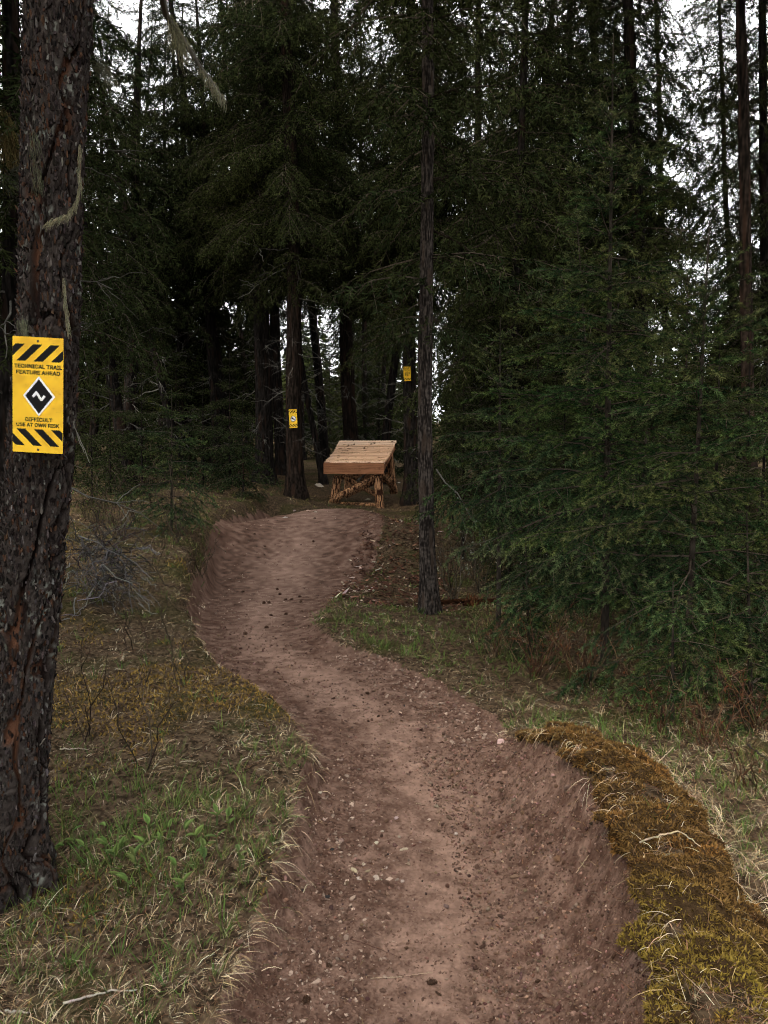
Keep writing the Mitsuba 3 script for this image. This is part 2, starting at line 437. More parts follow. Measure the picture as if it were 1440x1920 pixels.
# dark leaf litter and pale wood chips on the right flank of the dirt lip
ye = RNG.uniform(7.0, 13.5, 9000)
xe = RNG.uniform(-.75, .75, 9000)
ok = (xe > edges(xe, ye)[1] + .12) & (RNG.random(9000) < .3 + .7 * sstep(-.1, .15, n2(xe, ye, 2.5, 33)))
xe, ye = xe[ok], ye[ok]
n = len(xe)
ang = RNG.uniform(0, 6.28, n)
v, f, per = blades(on_ground(xe, ye, .006), norm(np.stack([np.cos(ang), np.sin(ang), RNG.normal(.1, .3, n)], -1)), RNG.uniform(.03, .10, n), RNG.uniform(.01, .03, n), np.full(n, .1), 2)
solo('leaf_litter', (v, f), 'vcol', 'reddish brown leaf litter with pale wood chips on the right flank of the dirt lip', 'litter', kind='stuff', color=tint([(.075, .036, .024)] * 5 + [(.04, .022, .016)] * 4 + [(.14, .07, .045)] * 2 + [(.34, .27, .21)], n, per, .3))


# grasses
def grass(n, y0, y1, want, lens, wid, up, colors, bend, segs=3, flow=0.0, spread=0.62):
    x, y = scatter(n, y0, y1, spread)
    k = cover(x, y) & (RNG.random(n) < want(x, y))
    x, y = x[k], y[k]
    n = len(x)
    head = 2 * np.pi * 2 * n2(x, y, 1.6, 41, 2) + RNG.normal(0, .9 if flow else 3, n)
    upz = np.abs(RNG.normal(up, .28, n))
    D = norm(np.stack([np.cos(head), np.sin(head), upz], -1))
    L = RNG.uniform(*lens, n)
    W = RNG.uniform(*wid, n) * np.interp(y, [1.5, 4, 9, 15], [.9, 1.1, 2.0, 3.2])
    v, f, per = blades(on_ground(x, y, -.004), D, L, W, bend * RNG.uniform(.6, 1.3, n), segs)
    return MB().add(v, f, tint(colors, n, per, .22, .05)), n


def bermzone(x, y):
    d = berm_d(x, y)
    return (d > -.06) & (d < .27) & (y < 3.6)


def left_side(x, y):
    return x < XLf(y) + .1


def mossy(x, y):
    return n2(x, y, 1.8, 72) + .20 * np.exp(-((y - 4.0) / .8) ** 2)


def dry_want(x, y):
    c = sstep(-.16, .14, n2(x, y, 1.3, 51))
    w = np.where(left_side(x, y), .20 + .60 * c + .5 * np.exp(-((y - 3.95) / .7) ** 2) + .6 * np.exp(-((y - 1.9) / .3) ** 2), .55 + .45 * c)
    w = np.where(~left_side(x, y) & (y > 4.8), .25 + .45 * c, w)
    w = np.where((x > .85) & (y < 4.6), 1.0, w)
    w = np.where((y > 7.2) & (y < 13) & (x > -.8) & (x < .8), .12 * w, w)
    w = np.where(left_side(x, y) & (mossy(x, y) > .11), .22 * w, w)
    return np.where(bermzone(x, y), .06, w) * np.interp(y, [6, 9, 14], [1, .7, .35])


def green_want(x, y):
    c = sstep(-.08, .10, n2(x, y, 1.1, 61))
    w = np.where(left_side(x, y), .10 + .45 * c + .55 * np.exp(-((y - 2.75) / .45) ** 2), .30 + .6 * c)
    w = np.where((y > 5.0) & (y < 7.3) & (x > -.9) & (x < .9), 1.0, w)
    w = np.where((y > 7.2) & (y < 13) & (x > -.8) & (x < .8), .2 * w, w)
    return np.where(bermzone(x, y), .02, w) * np.interp(y, [1, 1.9, 2.3], [.15, .3, 1]) * np.interp(y, [8, 14], [1, .6])


TAN = [(.58, .47, .31), (.43, .33, .20), (.64, .55, .40), (.20, .14, .08), (.42, .29, .16), (.11, .08, .052)]
GREEN = [(.075, .13, .030), (.10, .15, .038), (.052, .098, .025), (.13, .155, .046)]


def tufts(n, y0, y1, want, m, lens, wid, up, colors, bend, flow, segs=3):
    x, y = scatter(n, y0, y1)
    k = cover(x, y) & (RNG.random(n) < want(x, y))
    x, y = np.repeat(x[k], m), np.repeat(y[k], m)
    head0 = np.repeat(2 * np.pi * 2 * n2(x[::m], y[::m], .9, 41, 2) + RNG.normal(0, .8, k.sum()), m)
    size = np.repeat(RNG.uniform(.6, 1.25, k.sum()), m)
    n = len(x)
    a = RNG.uniform(0, 2 * np.pi, n)
    rad = np.abs(RNG.normal(0, .016, n)) * np.interp(y, [1.5, 8], [1, 2])
    D = norm(np.stack([np.cos(a) + flow * np.cos(head0), np.sin(a) + flow * np.sin(head0), np.abs(RNG.normal(up, .35 * up + .1, n))], -1))
    v, f, per = blades(on_ground(x + rad * np.cos(a), y + rad * np.sin(a), -.004), D, RNG.uniform(*lens, n) * size, RNG.uniform(*wid, n) * np.interp(y, [1.5, 4, 9, 15], [.9, 1.1, 2.0, 3.2]), bend * RNG.uniform(.5, 1.4, n), segs)
    return v, f, tint(colors, n, per, .25, .05)


mb = MB().add(*tufts(5000, 6, 16, lambda x, y: np.where(bermzone(x, y) | ((y < 13) & (x > -.8) & (x < .8)), .06, .75), 9, (.05, .16), (.0012, .0024), .9, [(.20, .155, .07), (.13, .12, .04), (.28, .21, .11), (.09, .085, .03), (.16, .10, .05)], .5, .8))
mb.add(*tufts(8200, 1.15, 14, dry_want, 15, (.03, .115), (.0010, .0024), .50, TAN, .55, 1.1))
m1, _ = grass(90000, 1.15, 15, lambda x, y: dry_want(x, y) * .65 + np.where((y > 7.2) & (y < 13) & (x > -.8) & (x < .8), .05, .35), (.02, .085), (.001, .0026), .12, TAN, .12, 1, flow=1)
mb.add(*m1.out(), m1.col())
solo('dry_grass', mb.out(), 'vcol', 'flattened dry tan grass covering the banks beside the trail', 'dry grass', kind='stuff', color=mb.col())
mb = MB().add(*tufts(7500, 1.3, 14, green_want, 11, (.035, .12), (.0016, .0034), 2.2, GREEN, .30, .2))
m2, _ = grass(16000, 1.3, 15, green_want, (.02, .08), (.0014, .003), 1.6, GREEN, .2, 2)
mb.add(*m2.out(), m2.col())
solo('green_grass', mb.out(), 'vcol', 'short fresh green grass blades growing through the dry grass', 'grass', kind='stuff', color=mb.col())

# moss: a lumpy cushion that overhangs the berm wall, and patches on the left bank
ya = np.concatenate([np.linspace(.75, 3.58, 420)])
ph = np.linspace(0, 2 * np.pi, 72, endpoint=False)
YA, PH = np.meshgrid(ya, ph, indexing='ij')
end = np.clip((3.62 - YA) / .25, .05, 1) ** .5
cx = XCf(YA) + 0.07 * n2(YA * 0 + XCf(YA), YA, 4.0, 9).reshape(YA.shape) + .095
lum = meshkit.fbm(np.stack([np.cos(PH) * 1.3, np.sin(PH) * 1.3, YA * 6.5], -1), 3, 81) - .5
fin = meshkit.fbm(np.stack([np.cos(PH) * 4, np.sin(PH) * 4, YA * 28], -1), 3, 82) - .5
ra = (.160 + .22 * lum + .07 * fin) * end * np.interp(YA, [1, 1.9, 3], [1.1, 1.0, .75])
rb = (.050 + .10 * lum + .04 * fin) * end
base_z = ZFf(ya) + HBf(ya) * .97
MZ = base_z[:, None] + .010 + rb * np.sin(PH) - .10 * np.maximum(0, np.cos(PH)) ** 2 * .6
MV = np.stack([cx + ra * np.cos(PH), YA + .02 * lum, MZ], -1).reshape(-1, 3)
i_, j_ = np.meshgrid(np.arange(len(ya) - 1), np.arange(72), indexing='ij')
q = np.stack([i_ * 72 + j_, (i_ + 1) * 72 + j_, (i_ + 1) * 72 + (j_ + 1) % 72, i_ * 72 + (j_ + 1) % 72], -1).reshape(-1, 4)
cush = trimesh.Trimesh(MV, np.vstack([q[:, [0, 1, 2]], q[:, [0, 2, 3]]]), process=False)
if cush.face_normals[:, 2][cush.triangles_center[:, 2] > np.repeat(1, len(cush.faces)) * .33].mean() < 0:
    cush.invert()
P, fi_ = trimesh.sample.sample_surface(cush, 210000, seed=5)
Nn = cush.face_normals[fi_]
k = Nn[:, 2] > -.55
P, Nn = P[k], Nn[k]
x, y = scatter(150000, 1.6, 8.0, .62)
k = left_side(x, y) & cover(x, y) & (mossy(x, y) + RNG.normal(0, .03, len(x)) > .13)
thin = meshkit.fbm(P * 14, 3, 87) - .5
bare = RNG.random(len(P)) < np.clip(.05 + 4.5 * (thin - .08), .05, .85)
P, Nn = P[~bare], Nn[~bare]
P = np.vstack([P, on_ground(x[k], y[k], .002)])
Nn = np.vstack([Nn, np.tile([0, 0, 1.0], (k.sum(), 1))])
bz = np.arange(len(P)) < len(P) - k.sum()
straw = P[RNG.choice(np.nonzero(bz)[0], 900)]
n = len(P)
D = norm(Nn * RNG.uniform(.4, 1.1, (n, 1)) + RNG.normal(0, .55, (n, 3)) + [0, 0, .25])
L = RNG.uniform(.007, .018, n) * np.interp(P[:, 1], [1, 4, 8], [.95, 1.3, 2.2]) * np.where(bz, RNG.uniform(.6, 1.3, n), 1.25)
v, f, per = blades(P - Nn * .002, D, L, L * RNG.uniform(.28, .45, n), np.full(n, .2), 1)
x, y = P[:, 0], P[:, 1]
t = sstep(-.15, .2, n2(x, y, 1.7, 73) + .3 * (1.75 - y))[:, None]
ca = np.array([.125, .074, .026]) * (1 - t) + np.array([.205, .165, .026]) * t
pat = n2(x, y, 6, 74)
ca = np.where((pat > .12)[:, None], ca * np.array([.55, .5, .6]), np.where((pat < -.15)[:, None], ca * np.array([1.35, 1.2, 1.1]), ca))
ca = np.where(bz[:, None], ca, np.array([.20, .13, .036]))
C = ca * (1 + RNG.normal(0, .32, (n, 1)))
lit = cush.triangles_center[RNG.choice(len(cush.faces), 5000)]
aL = RNG.uniform(0, 6.28, len(lit))
vl, fl, pl_ = blades(lit + [0, 0, .003], norm(np.stack([np.cos(aL), np.sin(aL), RNG.normal(.1, .3, len(lit))], -1)), RNG.uniform(.008, .03, len(lit)), RNG.uniform(.0012, .004, len(lit)), np.full(len(lit), .1), 1)
LC = tint([(.12, .075, .04), (.07, .04, .022), (.20, .14, .08), (.045, .028, .016)], len(lit), pl_, .3)
ns = len(straw)
Ds = norm(np.stack([RNG.normal(.1, .8, ns), RNG.normal(0, .8, ns), np.abs(RNG.normal(.08, .22, ns))], -1))
vs, fs, ps = blades(straw + [0, 0, .008], Ds, RNG.uniform(.015, .075, ns), RNG.uniform(.0009, .0022, ns), np.full(ns, .5), 3)
TS = tint([(.50, .40, .26), (.36, .25, .14), (.20, .12, .06), (.12, .07, .04)], ns, ps)
mb = MB().add(vs, fs, TS).add(vl, fl, LC).add(cush.vertices, cush.faces, np.array([.030, .019, .010]) * (.4 + 1.6 * meshkit.noise(cush.vertices * 160, 88))[:, None]).add(v, f, np.repeat(np.clip(C, .01, .6), per, 0))
solo('moss', mb.out(), 'vcol', 'orange brown to olive moss cushions on top of the berm and the left bank', 'moss', kind='stuff', color=mb.col())

# grass hanging over the berm's lip and the left bank's edge
ys = RNG.uniform(1.25, 3.5, 420)
xs = XCf(ys) + RNG.uniform(-.05, .05, 420) + .02
D = norm(np.stack([RNG.normal(-.5, .7, 420), RNG.normal(-.35, .7, 420), RNG.normal(.1, .35, 420)], -1))
v, f, per = blades(np.column_stack([xs, ys, ZFf(ys) + HBf(ys) + .04]), D, RNG.uniform(.02, .09, 420), RNG.uniform(.001, .0024, 420), np.full(420, .8), 4)
mb = MB().add(v, f, tint(TAN, 420, per))
ys = RNG.uniform(1.9, 7.5, 260)
xs = XLf(ys) + RNG.uniform(-.12, .0, 260)
D = norm(np.stack([RNG.normal(.2, .9, 260), RNG.normal(-.2, .7, 260), RNG.normal(.4, .4, 260)], -1))
v, f, per = blades(on_ground(xs, ys, .0), D, RNG.uniform(.03, .10, 260), RNG.uniform(.0012, .0026, 260) * np.interp(ys, [1, 7], [1, 2]), np.full(260, .8), 4)
mb.add(v, f, tint(TAN + [(.06, .09, .025)], 260, per))
ys = np.repeat(RNG.uniform(1.2, 3.6, 230), 10)
xs = np.repeat(RNG.uniform(.20, .36, 230), 10) + XCf(ys) + RNG.normal(0, .012, len(ys))
D = norm(np.stack([RNG.normal(-.25, .6, len(ys)), RNG.normal(0, .6, len(ys)), np.abs(RNG.normal(.7, .3, len(ys)))], -1))
v, f, per = blades(np.column_stack([xs, ys, np.maximum(H(xs, ys), ZFf(ys) + HBf(ys) - .07)]), D, RNG.uniform(.04, .13, len(ys)), RNG.uniform(.0011, .0024, len(ys)), np.full(len(ys), .6), 3)
mb.add(v, f, tint(TAN + [(.08, .12, .03)], len(ys), per))
solo('overhanging_grass', mb.out(), 'vcol', 'dry grass hanging over the edges of the trail cut', 'dry grass', kind='stuff', color=mb.col())


# ------------------------------------------------------------------ conifers
RNG = np.random.default_rng(11)


def polyline(p0, d, L, sag, k=6, wob=0.02):
    s = np.linspace(0, 1, k)
    p = p0 + d * (L * s)[:, None]
    p[:, 2] -= sag * L * s ** 2
    return p + RNG.normal(0, wob * L, (k, 3)) * (s * (1 - s) * 2)[:, None]


def spray(L, up, sag, lat_sp, lat_len, sub_sp, sub_len, per_m, nl, nw, bare=.05, hang=0.1):
    """One conifer branch along +x: (needles (v, f), twigs list of (points, r0, r1))."""
    main = polyline(np.zeros(3), np.array([math.cos(up), 0, math.sin(up)]), L, sag, 8, .03)
    lines = [(main[[0, 2, 4, 5, 7]], 0.0065 * L + .0015, .0012)]
    green = [(main, .45)]
    tcum = np.linspace(0, 1, 8)
    s, side = bare * L, 1
    while s < L * .985:
        t = s / L
        p = np.array([np.interp(t, tcum, main[:, i]) for i in range(3)])
        tan = norm(main[min(7, int(t * 7) + 1)] - main[int(t * 7)])
        lat = np.array([-tan[1], tan[0], 0]) * side
        a = RNG.uniform(.75, 1.1)
        d = norm(tan * math.cos(a) + lat * math.sin(a) + np.array([0, 0, RNG.normal(-hang, .18)]))
        ll = lat_len * L * (1 - t) ** .6 * (0.55 + .45 * min(1, t / .25)) * RNG.uniform(.65, 1.15) + .05 * L
        q = polyline(p, d, ll, RNG.uniform(.0, .25) + hang, 5, .03)
        lines.append((q[::2], .004 * L + .0008, .0008))
        green.append((q, 1.0))
        ss, sd = sub_sp * RNG.uniform(.6, 1.2), 1
        while ss < ll * .92:
            tt = ss / ll
            pp = np.array([np.interp(tt, np.linspace(0, 1, 5), q[:, i]) for i in range(3)])
            tn = norm(q[min(4, int(tt * 4) + 1)] - q[int(tt * 4)])
            lt = norm(np.cross(tn, [0, 0, 1.0])) * sd
            dd = norm(tn * .62 + lt * .78 + np.array([0, 0, RNG.normal(-hang * 1.2, .2)]))
            l3 = sub_len * L * (1 - tt) ** .5 * RNG.uniform(.6, 1.2) + .02 * L
            q3 = polyline(pp, dd, l3, hang, 3, .02)
            green.append((q3, 1.0))
            ss += sub_sp * RNG.uniform(.7, 1.3)
            sd = -sd
        s += lat_sp * RNG.uniform(.6, 1.4)
        side = -side
    P, Tn, TT = [], [], []
    for q, dens in green:
        ln = np.linalg.norm(np.diff(q, axis=0), axis=1).sum()
        n = max(2, int(ln * per_m * dens))
        t0 = .35 if dens < 1 else .05
        t = RNG.uniform(t0, 1, n)
        kk = len(q) - 1
        i = np.minimum((t * kk).astype(int), kk - 1)
        fr = (t * kk - i)[:, None]
        P.append(q[i] * (1 - fr) + q[i + 1] * fr)
        Tn.append(norm(q[i + 1] - q[i]))
        TT.append(t ** 2.2 if dens == 1 else t ** 5)
    P, Tn = np.vstack(P), np.vstack(Tn)
    spray.t = np.concatenate(TT)
    n = len(P)
    rnd = RNG.normal(size=(n, 3)) * np.array([1, 1, .75]) + np.array([0, 0, .25])
    perp = norm(rnd - (rnd * Tn).sum(1, keepdims=True) * Tn)
    a = RNG.uniform(.55, 1.05, n)[:, None]
    D = Tn * np.cos(a) + perp * np.sin(a)
    ln = nl * RNG.uniform(.7, 1.15, n)[:, None]
    sd = norm(np.cross(D, RNG.normal(size=(n, 3)))) * nw * .5
    V = np.stack([P - sd, P + sd, P + D * ln], 1).reshape(-1, 3)
    return (V, np.arange(3 * n).reshape(-1, 3)), lines


def rz(v, a):
    c, s = math.cos(a), math.sin(a)
    return v @ np.array([[c, s, 0], [-s, c, 0], [0, 0, 1.0]])


def whorl_group(name, bsdf, n, L, up, sag, zj, wood='twig', **kw):
    fo, P4, R4 = MB(), {}, {}
    near = name.startswith('near')
    a0 = RNG.uniform(0, 6.28)
    for i in range(n):
        a = a0 + 2 * math.pi * i / n + RNG.normal(0, .28)
        Li = L * RNG.uniform(.72, 1.12)
        (v, f), lines = spray(Li, up + RNG.normal(0, .12), sag * RNG.uniform(.6, 1.4), **kw)
        dz = np.array([0, 0, RNG.uniform(-zj, zj)])
        if near:
            tn_ = spray.t[:, None]
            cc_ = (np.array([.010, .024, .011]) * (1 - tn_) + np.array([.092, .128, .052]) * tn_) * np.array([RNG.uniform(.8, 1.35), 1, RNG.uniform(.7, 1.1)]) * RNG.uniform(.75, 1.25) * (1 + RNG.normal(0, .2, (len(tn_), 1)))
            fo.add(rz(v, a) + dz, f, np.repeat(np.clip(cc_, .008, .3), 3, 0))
        else:
            fo.add(rz(v, a) + dz, f)
        for q, r0, r1 in lines:
            P4.setdefault(len(q), []).append(rz(q, a) + dz)
            R4.setdefault(len(q), []).append(np.linspace(r0, r1, len(q)))
    wo = MB()
    for kq in P4:
        wo.add(*tubes(np.array(P4[kq]), np.array(R4[kq]), 3))
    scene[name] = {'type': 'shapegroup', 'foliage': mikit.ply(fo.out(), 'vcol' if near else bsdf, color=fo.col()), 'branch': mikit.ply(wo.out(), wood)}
    return name


NEAR, MID, FAR = {}, {}, {}
for cls, up, sag, hang in (('up', .55, .10, .0), ('mid', .22, .18, .08), ('low', .02, .22, .18)):
    for sz, L, lat, subs, subl in (('s', .40, .06, .040, .14), ('m', .80, .075, .055, .13), ('l', 1.15, .085, .065, .12)):
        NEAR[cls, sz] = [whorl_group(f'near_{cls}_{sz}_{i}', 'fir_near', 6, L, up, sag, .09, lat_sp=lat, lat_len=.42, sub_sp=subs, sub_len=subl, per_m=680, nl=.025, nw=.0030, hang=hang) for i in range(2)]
    for sz, L in (('m', 1.3), ('l', 2.1)):
        MID[cls, sz] = [whorl_group(f'mid_{cls}_{sz}_{i}', 'fir_far', 6, L, up - .12, sag + .08, .22, lat_sp=.10, lat_len=.40, sub_sp=.11, sub_len=.13, per_m=88 if sz == 'l' else 70, nl=.072, nw=.016, hang=hang + .12) for i in range(3)]
    FAR[cls] = [whorl_group(f'far_{cls}_{i}', 'fir_far', 6, 2.0, up - .12, sag + .08, .25, lat_sp=.19, lat_len=.42, sub_sp=.24, sub_len=.15, per_m=34, nl=.14, nw=.046, hang=hang + .1) for i in range(3)]
    FARM = globals().setdefault('FARM', {})
    FARM[cls] = [whorl_group(f'farm_{cls}_{i}', 'fir_far', 6, 1.3, up - .12, sag + .05, .15, lat_sp=.13, lat_len=.42, sub_sp=.17, sub_len=.14, per_m=36, nl=.095, nw=.032, hang=hang + .1) for i in range(2)]
DEAD = []
for i in range(3):
    P, R = [], []
    for a in range(7):
        d = norm(np.array([math.cos(a * .9 + RNG.normal(0, .3)), math.sin(a * .9), RNG.normal(-.05, .25)]))
        q = polyline(np.array([0, 0, RNG.uniform(-.5, .5)]), d, RNG.uniform(.4, 1.3), RNG.uniform(.0, .4), 7, .05)
        P.append(q)
        R.append(np.linspace(.012, .003, 7))
        for j in range(4):
            P.append(polyline(q[RNG.integers(2, 6)], norm(d + RNG.normal(0, .6, 3)), RNG.uniform(.15, .5), .2, 7, .05))
            R.append(np.linspace(.005, .002, 7))
    scene[f'dead_{i}'] = {'type': 'shapegroup', 'branch': mikit.ply(tubes(np.array(P), np.array(R), 3), 'dead_twig')}
    DEAD.append(f'dead_{i}')


def inst(t, sub_name, idx, group, pos, ang, sc, tilt=(0, 0)):
    M = T().translate(list(map(float, pos))).rotate([1, 0, 0], tilt[0]).rotate([0, 1, 0], tilt[1]).rotate([0, 0, 1], math.degrees(ang)).scale(float(sc))
    scene[f'{t}__{sub_name}__{idx:03d}'] = {'type': 'instance', 'group': {'type': 'ref', 'id': group}, 'to_world': M}


def trunk_mesh(axis_fn, z0, z1, rfn, sides, dz, amp, fz=2.2, seed=0, extra=None):
    zs = np.arange(z0, z1 + dz, dz)
    th = np.arange(sides) * 2 * np.pi / sides
    C = axis_fn(zs)
    r0 = rfn(zs)
    TH, ZZ = np.meshgrid(th, zs)
    q = np.stack([np.cos(TH) * r0[:, None] * 26 + C[:, 0:1] * 3, np.sin(TH) * r0[:, None] * 26 + C[:, 1:2] * 3, ZZ * fz], -1)
    dsp = (meshkit.fbm(q, 3, seed) - .5) * 2 * amp
    r = r0[:, None] + dsp
    V = np.stack([C[:, 0:1] + r * np.cos(TH), C[:, 1:2] + r * np.sin(TH), ZZ], -1).reshape(-1, 3)
    i, j = np.meshgrid(np.arange(len(zs) - 1), np.arange(sides), indexing='ij')
    q = np.stack([i * sides + j, i * sides + (j + 1) % sides, (i + 1) * sides + (j + 1) % sides, (i + 1) * sides + j], -1).reshape(-1, 4)
    return V, np.vstack([q[:, [0, 1, 2]], q[:, [0, 2, 3]]])


def axis_through(p1, p2, wob=0.03, seed=0):
    k = (p2 - p1)[:2] / (p2 - p1)[2]
    ph = seed * 1.7

    def fn(z):
        z = np.asarray(z, float)
        w = wob * np.sin(z * .9 + ph)[..., None] * np.array([1, .6])
        return np.concatenate([p1[:2] + (z - p1[2])[..., None] * k + w, z[..., None]], -1)
    return fn


def stuffs(t):
    for q in ('crown__foliage', 'crown__branch', 'dead_branch'):
        labels[t + '__' + q] = {'kind': 'stuff'}


def tall_tree(name, label, lo, hi, Y, wpx, height, zc, lmax, group=None, lod='mid', bark='bark', dead=True, gaps=None, sides=16, dz=.10, amp=.014, cat='conifer tree', step=.38, ymax_detail=None):
    t = thing(name, label, cat, group)
    p1, p2 = spot(*lo, Y), spot(*hi, Y)
    seed = abs(hash((lo, hi))) % 97 if False else int(lo[0] * 7 + lo[1]) % 97
    ax = axis_through(p1, p2, .03, seed)
    rl = wpx / FPX * Y / 2
    b = ax(np.array([0.0]))[0]
    zb = float(H(b[0], b[1], False))
    rfn = lambda z: rl * np.clip(1 - (z - p1[2]) / (height - p1[2]) * .85, .06, 1.25) * (1 + .65 * np.exp(-np.maximum(z - zb, 0) / .24))
    part(t, 'trunk', trunk_mesh(ax, zb - .15, zb + height, rfn, sides, dz, amp, seed=seed), bark, smooth=True)
    i, z = 1, zc
    while z < height - .3:
        f = (z - zc) / (height - zc)
        L = max(.35, lmax * (1 - f) ** .65 * (.7 + .3 * min(1, f / .12)) * RNG.uniform(.8, 1.15))
        cls = 'low' if f < .45 else 'mid' if f < .8 else 'up'
        vis = spot(720, -60, Y)[2]
        skip = gaps and any(a < z < b_ for a, b_ in gaps)
        if not skip:
            if lod == 'far' or z > vis + .5:
                g, s = FAR[cls][RNG.integers(0, 3)], L / 2.0
            elif L > 1.6:
                g, s = MID[cls, 'l'][RNG.integers(0, 3)], L / 2.1
            else:
                g, s = MID[cls, 'm'][RNG.integers(0, 3)], L / 1.3
            inst(t, 'crown', i, g, ax(np.array([z]))[0], RNG.uniform(0, 6.28), s, RNG.normal(0, 4, 2))
            i += 1
        z += step * RNG.uniform(.75, 1.25) * (2.1 if z > vis + .5 else 1)
    if dead:
        i = 1
        z = zb + 1.2
        while z < zc + 1:
            inst(t, 'dead_branch', i, DEAD[RNG.integers(0, 3)], ax(np.array([z]))[0], RNG.uniform(0, 6.28), RNG.uniform(.6, 1.1))
            i += 1
            z += RNG.uniform(.8, 1.3)
    stuffs(t)
    return t, ax, zb


def young_fir(name, label, base, tip, lbase, group=None, lod='near', bare=0.25, step=.2, cat='young fir', leader=.3, rpx=None, spread=1.0):
    t = thing(name, label, cat, group)
    base, tip = np.asarray(base, float), np.asarray(tip, float)
    h = tip[2] - base[2]
    fn = lambda z: base + (tip - base) * ((np.asarray(z) - base[2]) / h)[..., None]
    r = rpx or .0062 * h + .003
    part(t, 'trunk', trunk_mesh(fn, base[2] - .06, tip[2], lambda z: np.maximum(r * (1 - (z - base[2]) / h) + .003, .003), 10, .05, .002), 'bark' if lod != 'near' else 'young_bark', smooth=True)
    z, i = base[2] + bare * h, 1
    while z < tip[2] - .03:
        f = (tip[2] - z) / (h * (1 - bare))
        L = (lbase * f ** .8 * (1 if f < .8 else 1 - .25 * (f - .8) / .2) + .06) * RNG.uniform(.85, 1.12)
        cls = 'up' if f < .35 else 'mid' if f < .72 else 'low'
        if lod == 'near':
            sz, nom = ('s', .40) if L < .55 else ('m', .80) if L < .95 else ('l', 1.15)
            g = NEAR[cls, sz][RNG.integers(0, 2)]
        elif lod == 'mid':
            g, nom = MID[cls, 'm'][RNG.integers(0, 3)], 1.3
        else:
            g, nom = FARM[cls][RNG.integers(0, 2)], 1.3
        inst(t, 'crown', i, g, fn(np.array(z)), RNG.uniform(0, 6.28), L / nom, RNG.normal(0, 7, 2))
        i += 1
        z += step * RNG.uniform(.7, 1.2) * (leader / .3 if f < .15 else 1)
    stuffs(t)
    return t


#                 name, label, lower, upper, Y, width, height, crown from, branch length
TALL = [
    (('tall trunk left of the arrow sign tree, thick and black, in the background', (493, 880), (488, 100), 16.5, 34, 18, 4.6, 2.0), {}),
    (('dark trunk with reddish base carrying the small yellow arrow sign', (556, 900), (541, 100), 14.6, 32, 18, 4.4, 1.9), dict(bark='bark_red')),
    (('reddish brown lit trunk rising right behind the wooden ramp', (657, 800), (630, 80), 20, 27, 20, 4.8, 2.0), dict(bark='bark_red')),
    (('dark trunk right of the wooden ramp carrying a small yellow sign with three bars', (769, 900), (772, 100), 15.2, 27, 17, 3.8, 2.1), {}),
    (('dark straight trunk behind left of the ramp, leaning slightly left', (603, 800), (580, 480), 22, 17, 19, 5.2, 2.0), {}),
    (('leaning dark trunk behind the right end of the ramp', (728, 800), (755, 540), 19, 16, 17, 4.6, 1.9), {}),
    (('thin trunk between the reddish trunk and the leaning trunk behind the ramp', (686, 780), (682, 540), 26, 10, 19, 5.6, 1.8), {}),
    (('black trunk leaning left just right of the big sign tree', (216, 740), (166, 480), 14, 22, 15, 3.2, 1.9), {}),
    (('slender strongly leaning trunk at the left of the forest', (312, 760), (240, 420), 17, 15, 17, 4.2, 1.8), {}),
    (('thin upright trunk beside the strongly leaning trunk on the left', (340, 720), (334, 430), 20, 9, 17, 4.0, 1.7), {}),
    (('dark leaning trunk in the middle of the left background', (413, 720), (382, 480), 19, 15, 18, 4.4, 1.9), {}),
    (('thin pale trunk just left of the thick black trunk', (458, 740), (446, 530), 24, 9, 19, 6.0, 1.7), {}),
    (('dark trunk half hidden between the thick black trunk and the arrow sign tree', (522, 760), (514, 500), 19, 20, 19, 5.2, 2.0), {}),
    (('slender trunk leaning left just right of the arrow sign tree', (592, 830), (560, 640), 18, 12, 16, 5.0, 1.7), {}),
    (('dark trunk inside the hanging foliage right of the slim foreground trunk', (966, 700), (978, 150), 10, 16, 13, 2.0, 1.8), dict(step=.38)),
    (('thick dark trunk at the upper right behind the tall young fir', (1204, 700), (1184, 100), 11, 25, 15, 3.4, 1.6), {}),
    (('dark trunk at the upper right, second left of the sky gap', (1142, 500), (1118, 120), 13, 18, 15, 3.4, 1.9), {}),
    (('thin trunk at the left edge of the bright sky gap', (1245, 500), (1232, 120), 16, 11, 15, 4.0, .75), {}),
    (('bare straight trunk near the right edge of the picture against the sky', (1397, 430), (1385, 10), 8.5, 20, 14, 6.5, 1.6), dict(bark='bark_red', dead=False)),
    (('thin dark trunk at the right edge behind the bare straight trunk', (1436, 420), (1428, 60), 11, 16, 14, 2.0, 1.5), {}),
    (('dark lichen hung trunk at the left edge behind the big sign tree', (14, 740), (16, 60), 6.2, 38, 12, 2.6, 1.5), {}),
    (('dark trunk inside the dense foliage above the small left sapling', (1075, 600), (1068, 120), 12, 15, 14, 2.4, 1.9), {}),
    (('dark trunk high in the foliage right of the leaning trunk', (905, 640), (898, 120), 14, 16, 15, 3.0, 2.0), {}),
    (('thin trunk with foliage behind the bare straight trunk at the right', (1370, 520), (1355, 200), 15, 10, 13, 2.4, 1.8), {}),
]
TREES = [tall_tree('fir_tree', *a, **k) for a, k in TALL]
# the slim trunk in the foreground, right of the trail
slim, slim_ax, slim_zb = tall_tree('fir_tree', 'slim straight grey barked trunk in front of the ramp, right of the trail', (807, 1120), (796, 100), 6.75, 30, 13, 2.5, 1.5, sides=56, dz=.012, amp=.009, step=.5, bark='bark_grey', dead=False)
